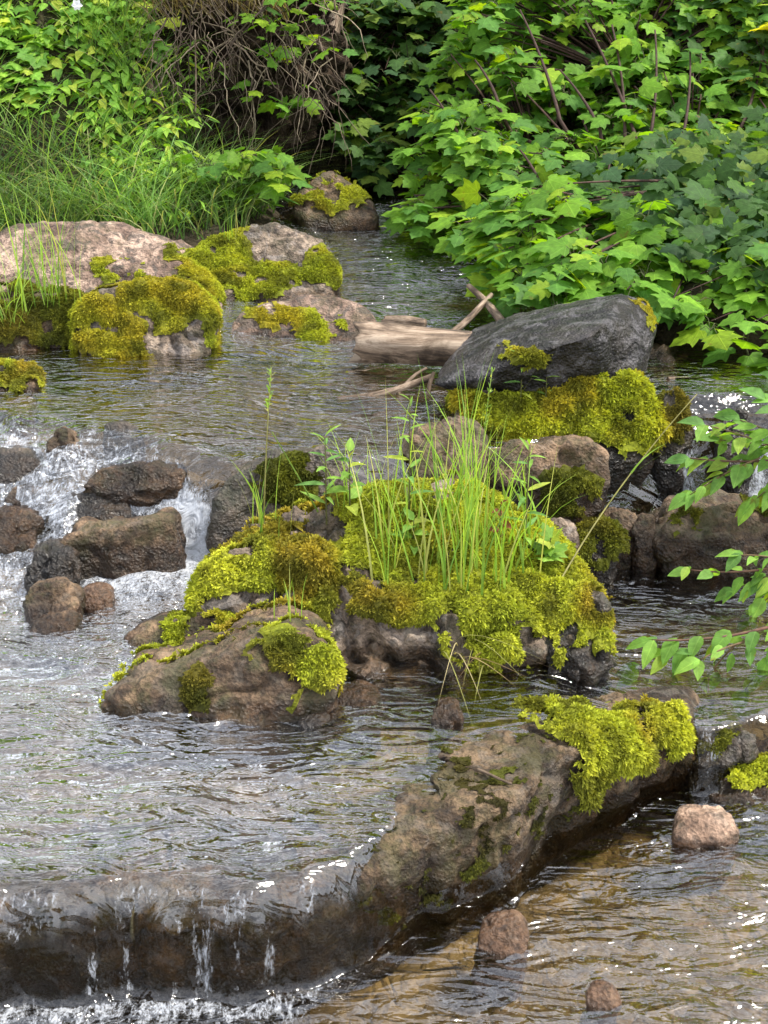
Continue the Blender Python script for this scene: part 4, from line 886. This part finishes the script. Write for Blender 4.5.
# root mass of the undercut bank
def root_mass():
    root = rock('root_mass', 'tangled brown root mass of the undercut bank overhanging a dark hollow', 'roots',
         [(138, 40), (165, 5), (240, -40), (330, -40), (345, 30), (320, 80), (300, 120), (280, 165), (215, 175), (190, 150), (165, 100)], 1.0, 0.6, M['rootsoil'], Y0=6.35, sub=6, amp=0.09, freq=9, ridge=0.3, seed=50, sink=0.0, wetz=-5)
    for o in root.children: o.name = 'soil'
    b = Bag()
    for k in range(150):
        u = RNG.uniform(150, 335); v = RNG.uniform(-20, 90); P = D(u, v, RNG.uniform(6.15, 6.4))
        l = RNG.uniform(0.1, 0.5); sw = RNG.normal(0, 0.10, 3); e = P+np.array([sw[0]*1.6, -0.05+sw[1]*0.5, -l])
        m = (P+e)/2+np.array([RNG.normal(0, 0.08), -0.06, 0.03])
        pts = curve3(P, m, e, 9); pts[1:-1] += RNG.normal(0, 0.008, (7, 3))
        c = np.array([(0.075, 0.055, 0.04), (0.16, 0.12, 0.085), (0.24, 0.19, 0.13)])[RNG.integers(0, 3)]
        r = RNG.choice([0.002, 0.003, 0.005], p=[0.55, 0.35, 0.1]); tube(b, pts, r, r*0.4, c*RNG.uniform(0.6, 1.2), 4)
    b.part('hanging_roots', M['root'], root)
    b = Bag(); n = 420; u = RNG.uniform(145, 290, n); v = RNG.uniform(-25, 25, n)
    P = np.array([D(a, c, 6.2+RNG.uniform(0, 0.25)) for a, c in zip(u, v)])
    blades(b, P, RNG.uniform(0.15, 0.4, n), RNG.uniform(0.003, 0.006, n), RNG.uniform(0.3, 0.7, n), leafcol(n, np.array([(0.25, 0.19, 0.11), (0.17, 0.12, 0.07), (0.32, 0.26, 0.15), (0.1, 0.07, 0.04)]), (0.3, 0.3, 0.2, 0.2)), RNG.uniform(0.6, 1.6, n), az=RNG.normal(3.9, 0.7, n))
    b.part('dead_grass', M['grass'], root, smooth=False)
M['rootsoil'] = rock_mat('root_soil', (0.010, 0.007, 0.005), (0.026, 0.018, 0.012), (0.06, 0.045, 0.03), (0.08, 0.06, 0.045), 0.3, 0.9, 0.1, algae_amt=0.1)
root_mass()
log_between('dead_branch', 'pale dead branch standing at a slant left of the root mass', 'branch', D(168, 118, 6.1), D(140, 70, 6.3), 0.02, 0.014, 0.01, seed=8)
log_between('tree_stump', 'broken brown stump at the top edge above the dark hollow', 'stump', D(318, 40, 6.6), D(338, -40, 6.8), 0.09, 0.07, 0.01, seed=9, n=24)
log_between('dead_twig', 'thin upright grey stem standing before the root mass', 'stem', D(194, 112, 6.1), D(196, 30, 6.15), 0.004, 0.003, 0.006, seed=10)

# white flower
fl = thing('white_flower', 'single small white flower near the top left among the weeds', 'flower', D(77, 40, 5.85))
fb = Bag(); c = D(77, 5, 5.8); k = 6; az = np.arange(k)*6.28/k
put_leaves(fb, 'round', np.repeat(c[None], k, 0), np.stack([np.cos(az), -0.3*np.ones(k), np.sin(az)], 1), np.tile([0, -1.0, 0.3], (k, 1)), np.full(k, 0.022), np.full((k, 3), 0.8))
fb.part('petal_ring', M['petal'], fl, smooth=False)
sb = Bag(); tube(sb, curve3(D(77, 40, 5.85), D(80, 20, 5.85), c, 6), 0.002, 0.0015, (0.1, 0.18, 0.05), 4); sb.part('stem', M['grass'], fl)

# plants of the island
def tuft(name, label, cat, px0, px1, py0, py1, n, ln, wd=(0.0025, 0.0045), lean=(0.0, 0.18), bend=(0.0, 0.35), pal=GRS, pp=(0.35, 0.35, 0.15, 0.15), group=None, az=None):
    P = []
    for _ in range(n*6):
        if len(P) >= n: break
        u = RNG.normal((px0+px1)/2, (px1-px0)/4); v = RNG.uniform(py0, py1); s = surf(u, v)
        if s is not None: P.append(s-np.array([0, 0, 0.004]))
    P = np.array(P); P = P[np.linalg.norm(P-np.median(P, axis=0), axis=1) < (0.20 if len(P) > 25 else 0.09)]; n = len(P); root = thing(name, label, cat, P.mean(0), group); b = Bag()
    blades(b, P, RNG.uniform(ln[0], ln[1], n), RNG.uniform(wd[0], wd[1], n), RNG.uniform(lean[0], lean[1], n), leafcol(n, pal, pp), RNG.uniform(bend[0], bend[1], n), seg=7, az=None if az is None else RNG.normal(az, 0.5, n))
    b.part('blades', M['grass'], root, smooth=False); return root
tuft('grass_tuft', 'tallest dense tuft of light green grass on top of the island', 'grass tuft', 430, 500, 510, 600, 100, (0.16, 0.45), (0.003, 0.006), (0.0, 0.20), (0.0, 0.35))
tuft('grass_tuft', 'medium grass tuft left of the tallest one on the island', 'grass tuft', 365, 440, 510, 590, 42, (0.12, 0.38), (0.003, 0.006), (0.0, 0.25), (0.0, 0.45))
tuft('grass_tuft', 'sparse grass tuft at the right rear of the island', 'grass tuft', 500, 560, 530, 590, 30, (0.10, 0.34), (0.003, 0.006), (0.0, 0.25), (0.0, 0.5))
tuft('grass_tuft', 'slim grass tuft on the left slope of the island by the cascade', 'grass tuft', 245, 285, 515, 550, 22, (0.08, 0.22))
tuft('grass_tuft', 'little grass tuft low on the moss above the pointed boulder', 'grass tuft', 275, 310, 590, 625, 14, (0.06, 0.14))
tuft('grass_tuft', 'grass tuft growing at the island crest behind the grey bare stone', 'grass tuft', 320, 380, 490, 520, 14, (0.10, 0.26))
tuft('grass_tuft', 'dry brown grass hanging from the moss at the island foot', 'grass tuft', 445, 490, 640, 665, 16, (0.06, 0.13), pal=np.array([(0.30, 0.22, 0.11), (0.2, 0.2, 0.06), (0.36, 0.3, 0.16), (0.15, 0.1, 0.05)]), bend=(1.2, 2.2), lean=(0.5, 1.0), az=-1.57)
tuft('grass_tuft', 'tall thin grass growing on the pink boulder at the left', 'grass tuft', 20, 85, 250, 320, 70, (0.2, 0.48), (0.003, 0.007), lean=(0.0, 0.2))
tuft('grass_tuft', 'drooping grass tuft at the left picture edge over the upper pool', 'grass tuft', -20, 30, 300, 340, 40, (0.18, 0.36), bend=(0.4, 1.2))
tuft('grass_tuft', 'pair of short grass stems on the grey mossy boulder upstream', 'grass tuft', 222, 250, 232, 245, 6, (0.08, 0.16), lean=(0, 0.06), bend=(0, 0.08))

def forb(label, px, py, h, nleaf, lsz, kind='lance', lean=(0.0, 0.0), col=None, cat='wildflower plant', name='leafy_forb'):
    s = surf(px, py)
    if s is None: s = D(px, py, 2.8)
    root = thing(name, label, cat, s); lv, st = Bag(), Bag()
    tip = s+np.array([lean[0], lean[1], h]); pts = curve3(s-np.array([0, 0, 0.01]), s+np.array([lean[0]*0.3, lean[1]*0.3, h*0.6]), tip, 10)
    tube(st, pts, 0.0022, 0.001, (0.12, 0.12, 0.04), 5)
    k = np.arange(nleaf); t = 0.2+0.8*(k/max(nleaf-1, 1)); az = k*2.4+RNG.uniform(0, 6)
    P = np.stack([np.interp(t, np.linspace(0, 1, 10), pts[:, j]) for j in range(3)], 1)
    d = np.stack([np.cos(az), np.sin(az), 0.35+0.9*(t > 0.9)], 1)
    put_leaves(lv, kind, P, d, np.array([0, -0.3, 1.0])[None]+RNG.normal(0, 0.15, (nleaf, 3)), lsz*1.3*RNG.uniform(0.7, 1.1, nleaf)*(1.1-0.5*t), leafcol(nleaf, np.array([(0.15, 0.28, 0.05), (0.20, 0.34, 0.06), (0.11, 0.23, 0.06), (0.28, 0.34, 0.05)])) if col is None else np.tile(col, (nleaf, 1)))
    lv.part('leaves', M['leaf'], root); st.part('stem', M['grass'], root); return root
forb('upright forb with narrow leaves on the crest of the island, left of the grass', 325, 520, 0.20, 13, 0.055)
forb('shorter forb with oval leaves beside the crest forb on the island', 352, 520, 0.16, 10, 0.05, 'oval')
forb('small forb with spreading leaves in front of the tall island grass', 415, 550, 0.07, 8, 0.05, 'oval')
forb('narrow-leaved forb rising through the left side of the tall grass', 410, 530, 0.30, 14, 0.05)
forb('yellowish leafy forb at the right of the tall grass near the brown rock', 525, 560, 0.27, 14, 0.055)
forb('low ferny forb at the right rear edge of the island', 548, 562, 0.06, 9, 0.05, 'maple')
forb('reddish brown withered forb in the tall grass', 500, 545, 0.10, 6, 0.035, 'oval', col=(0.20, 0.08, 0.04))
forb('leafy forb growing from the shaggy moss under the black slate', 520, 410, 0.16, 10, 0.045)
forb('second forb on the shaggy moss, just right and shorter', 545, 405, 0.10, 8, 0.04)
def stalk(label, pts, r, col, leaves=(), seed_head=0):
    root = thing('grass_stalk', label, 'grass stalk', pts[0]); st = Bag(); pts = np.array(pts)
    tube(st, curve3(pts[0], pts[1], pts[2], 14), r, r*0.5, col, 5)
    if seed_head:
        c = curve3(pts[0], pts[1], pts[2], 40)[28:]; k = len(c)*4; i = RNG.integers(0, len(c), k); d = RNG.normal(0, 0.5, (k, 3)); d[:, 2] += 1
        lv = Bag(); put_leaves(lv, 'lance', c[i], d, RNG.normal(0, 1, (k, 3)), np.full(k, seed_head), leafcol(k, GRS)); lv.part('seed_head', M['grass'], root, smooth=False)
    st.part('stalk', M['grass'], root)
    if len(leaves):
        b = Bag(); c = curve3(pts[0], pts[1], pts[2], 20); P = np.array([c[int(q*19)] for q, a, l in leaves])
        blades(b, P, np.array([l for q, a, l in leaves]), np.full(len(P), 0.005), np.full(len(P), 0.6), leafcol(len(P), GRS), np.full(len(P), 0.2), az=np.array([a for q, a, l in leaves])); b.part('leaf_blade', M['grass'], root, smooth=False)
s = surf(552, 588); stalk('long bent grass stalk leaning right from the island toward the waterfall', [s, D(610, 490, 2.85), D(697, 394, 2.95)], 0.0022, (0.26, 0.24, 0.08), [(0.45, 0.2, 0.16), (0.62, 0.1, 0.10)])
s = surf(264, 520); stalk('tall lone grass stalk standing at the island left side over the pool', [s, D(266, 440, 2.85), D(271, 372, 2.9)], 0.002, (0.28, 0.27, 0.09), [], 0.014)
s = surf(318, 512); stalk('single grass blade leaning left over the cascade from the island crest', [s, D(295, 470, 2.8), D(272, 432, 2.75)], 0.0022, (0.18, 0.27, 0.05))
s = surf(475, 560); stalk('bare grass stalk rising above the tall tuft to the black boulder', [s, D(478, 470, 2.8), D(492, 372, 2.82)], 0.0018, (0.22, 0.3, 0.07), [], 0.012)

# leafy twigs reaching in from the right
def twig_branch(label, main, twigs, lsz, nper, col=GREENS, r=0.004):
    root = thing('leafy_twig', label, 'branch', main[0]); st, lv = Bag(), Bag()
    c0 = curve3(main[0], main[1], main[2], 14); tube(st, c0, r, r*0.35, (0.11, 0.06, 0.04), 6)
    segs = [c0]+[curve3(a, (np.asarray(a)+np.asarray(b))/2+np.array([0, 0, 0.015]), b, 8) for a, b in twigs]
    for c in segs[1:]: tube(st, c, r*0.5, r*0.25, (0.12, 0.08, 0.04), 5)
    for c, n in zip(segs, nper):
        t = np.linspace(0.15, 1, n); P = np.stack([np.interp(t, np.linspace(0, 1, len(c)), c[:, j]) for j in range(3)], 1); ax = c[-1]-c[0]; ax /= np.linalg.norm(ax)
        for sgn in (-1, 1):
            sd = np.cross(ax, [0, 0, 1.0])*sgn; d = ax[None]*RNG.uniform(0.4, 1.0, (n, 1))+sd[None]*RNG.uniform(0.5, 1.1, (n, 1))+RNG.normal(0, 0.2, (n, 3)); d[:, 2] -= 0.25
            put_leaves(lv, 'oval', P+RNG.normal(0, 0.006, (n, 3)), d, np.array([0.0, -0.45, 1.0])[None]+RNG.normal(0, 0.25, (n, 3)), lsz*RNG.uniform(0.65, 1.15, n), leafcol(n, col))
        put_leaves(lv, 'oval', c[-1:], ax[None], np.array([[0, -0.5, 1.0]]), np.array([lsz]), leafcol(1, col))
    lv.part('leaves', M['leaf'], root); st.part('stem', M['stem'], root)
TW = np.array([(0.13, 0.26, 0.05), (0.17, 0.31, 0.055), (0.10, 0.21, 0.05), (0.22, 0.33, 0.05)])
Yb = 2.62
twig_branch('leafy twig reaching in from the right over the middle pool, above the ledge moss', [D(860, 590, Yb), D(760, 645, Yb), D(652, 640, Yb)], [(D(735, 645, Yb), D(690, 700, Yb)), (D(700, 648, Yb), D(640, 665, Yb)), (D(755, 640, Yb), D(700, 660, Yb-0.05)), (D(800, 622, Yb), D(745, 690, Yb))], 0.062, (8, 3, 3, 3, 5), TW, r=0.0055)
twig_branch('leafy bush twig hanging in front of the right waterfall', [D(880, 440, 3.15), D(780, 470, 3.15), D(690, 458, 3.15)], [(D(790, 455, 3.15), D(705, 425, 3.15)), (D(760, 458, 3.15), D(690, 495, 3.1)), (D(800, 455, 3.2), D(720, 440, 3.2)), (D(800, 450, 3.1), D(740, 420, 3.2)), (D(800, 470, 3.1), D(755, 500, 3.1)), (D(830, 450, 3.1), D(765, 400, 3.15))], 0.065, (9, 5, 6, 6, 6, 6, 6), TW, r=0.0055)
twig_branch('thin leafy twig at the right edge over the dark middle pool', [D(860, 540, 2.9), D(780, 580, 2.9), D(690, 570, 2.9)], [(D(780, 575, 2.9), D(735, 590, 2.9)), (D(800, 570, 2.9), D(752, 615, 2.88)), (D(800, 565, 2.9), D(740, 555, 2.9))], 0.055, (7, 5, 6, 4), TW, r=0.005)

# ------------------------------------------------------------------ trees standing behind the bank, above the picture's top edge (they fill the reflections)
def tree(label, x, y, h, cr, n):
    g = gpt(x, y); root = thing('alder_tree', label, 'tree', g, 'trees behind the stream bank'); st, lv = Bag(), Bag(); g = np.array(g)
    top = g+np.array([RNG.normal(0, 0.2), RNG.normal(0, 0.2), h*0.92]); tube(st, curve3(g-np.array([0, 0, 0.1]), (g+top)/2+RNG.normal(0, 0.1, 3), top, 14), 0.11, 0.02, (0.06, 0.05, 0.04), 9)
    C = []
    for k in range(26):
        t = RNG.uniform(0.28, 0.95); b = g+(top-g)*t; az = RNG.uniform(0, 6.28); l = cr*RNG.uniform(0.5, 1.0)*(1.15-0.6*t)
        e = b+np.array([math.cos(az)*l, math.sin(az)*l, 0.25*l]); c = curve3(b, (b+e)/2+np.array([0, 0, 0.08]), e, 7); tube(st, c, 0.025*(1.2-t), 0.006, (0.06, 0.05, 0.04), 5)
        q = c[RNG.integers(2, 7, n)]+RNG.normal(0, 0.22, (n, 3)); C.append(q)
    P = np.concatenate(C); m = len(P); az = RNG.uniform(0, 6.28, m)
    put_leaves(lv, 'round', P, np.stack([np.cos(az), np.sin(az), RNG.normal(-0.2, 0.3, m)], 1), np.array([0, -0.2, 1.0])[None]+RNG.normal(0, 0.5, (m, 3)), RNG.uniform(0.09, 0.15, m), leafcol(m, DKG*1.1))
    lv.part('crown', M['leaf'], root); st.part('trunk', M['stem'], root)
for lab, x, y, h, cr in (('leafy tree farthest left behind the stream bank', -4.4, 11.2, 4.3, 1.4), ('leafy tree behind the grassy left bank', -2.0, 11.8, 4.6, 1.4), ('leafy tree behind the brown root mass', 0.2, 11.0, 4.5, 1.4),
                         ('leafy tree behind the large lobed-leaf shrub', 2.4, 11.9, 4.7, 1.5), ('leafy tree farthest right behind the yellow-leaved shrub', 4.6, 11.2, 4.4, 1.5)):
    tree(lab, x, y, h, cr, 75)

# ------------------------------------------------------------------ light
EL, AZ = rad(60), rad(85)            # sun high on the right, softened by thin cloud
w = bpy.data.worlds.new('World'); scene.world = w; w.use_nodes = True; nt = w.node_tree
bg = nt.nodes['Background']; sky = nt.nodes.new('ShaderNodeTexSky'); sky.sky_type = 'NISHITA'; sky.sun_disc = False
sky.sun_elevation = EL; sky.sun_rotation = AZ; sky.dust_density = 2.0; sky.air_density = 1.0; sky.ozone_density = 1.0
hs = nt.nodes.new('ShaderNodeHueSaturation'); hs.inputs['Saturation'].default_value = 0.65; nt.links.new(sky.outputs[0], hs.inputs['Color']); tcw = nt.nodes.new('ShaderNodeTexCoord'); cn = nt.nodes.new('ShaderNodeTexNoise'); cn.inputs['Scale'].default_value = 2.6; cn.inputs['Detail'].default_value = 6; cn.inputs['Roughness'].default_value = 0.6; cn.inputs['Distortion'].default_value = 0.4
nt.links.new(tcw.outputs['Generated'], cn.inputs['Vector']); cr = nt.nodes.new('ShaderNodeValToRGB'); cr.color_ramp.elements[0].position = 0.40; cr.color_ramp.elements[1].position = 0.58; nt.links.new(cn.outputs['Fac'], cr.inputs['Fac'])
cm = nt.nodes.new('ShaderNodeMix'); cm.data_type = 'RGBA'; nt.links.new(cr.outputs['Color'], cm.inputs[0]); nt.links.new(hs.outputs[0], cm.inputs[6]); cm.inputs[7].default_value = (9.3, 9.6, 10.4, 1)      # broken bright cloud
nt.links.new(cm.outputs[2], bg.inputs[0]); bg.inputs[1].default_value = 0.12
sl = bpy.data.lights.new('sun', 'SUN'); sl.energy = 3.2; sl.angle = rad(10); sl.color = (1.0, 0.94, 0.85)
so = bpy.data.objects.new('sun', sl); COL.objects.link(so)
dirv = Vector((math.sin(AZ)*math.cos(EL), math.cos(AZ)*math.cos(EL), math.sin(EL)))
so.rotation_euler = dirv.to_track_quat('Z', 'Y').to_euler(); so.location = dirv*20
vs = scene.view_settings; vs.view_transform = 'Standard'; vs.look = 'None'; vs.gamma = 1; vs.exposure = 1.22
scene.cycles.max_bounces = 8; scene.cycles.transparent_max_bounces = 16
scene.cycles.use_denoising = True
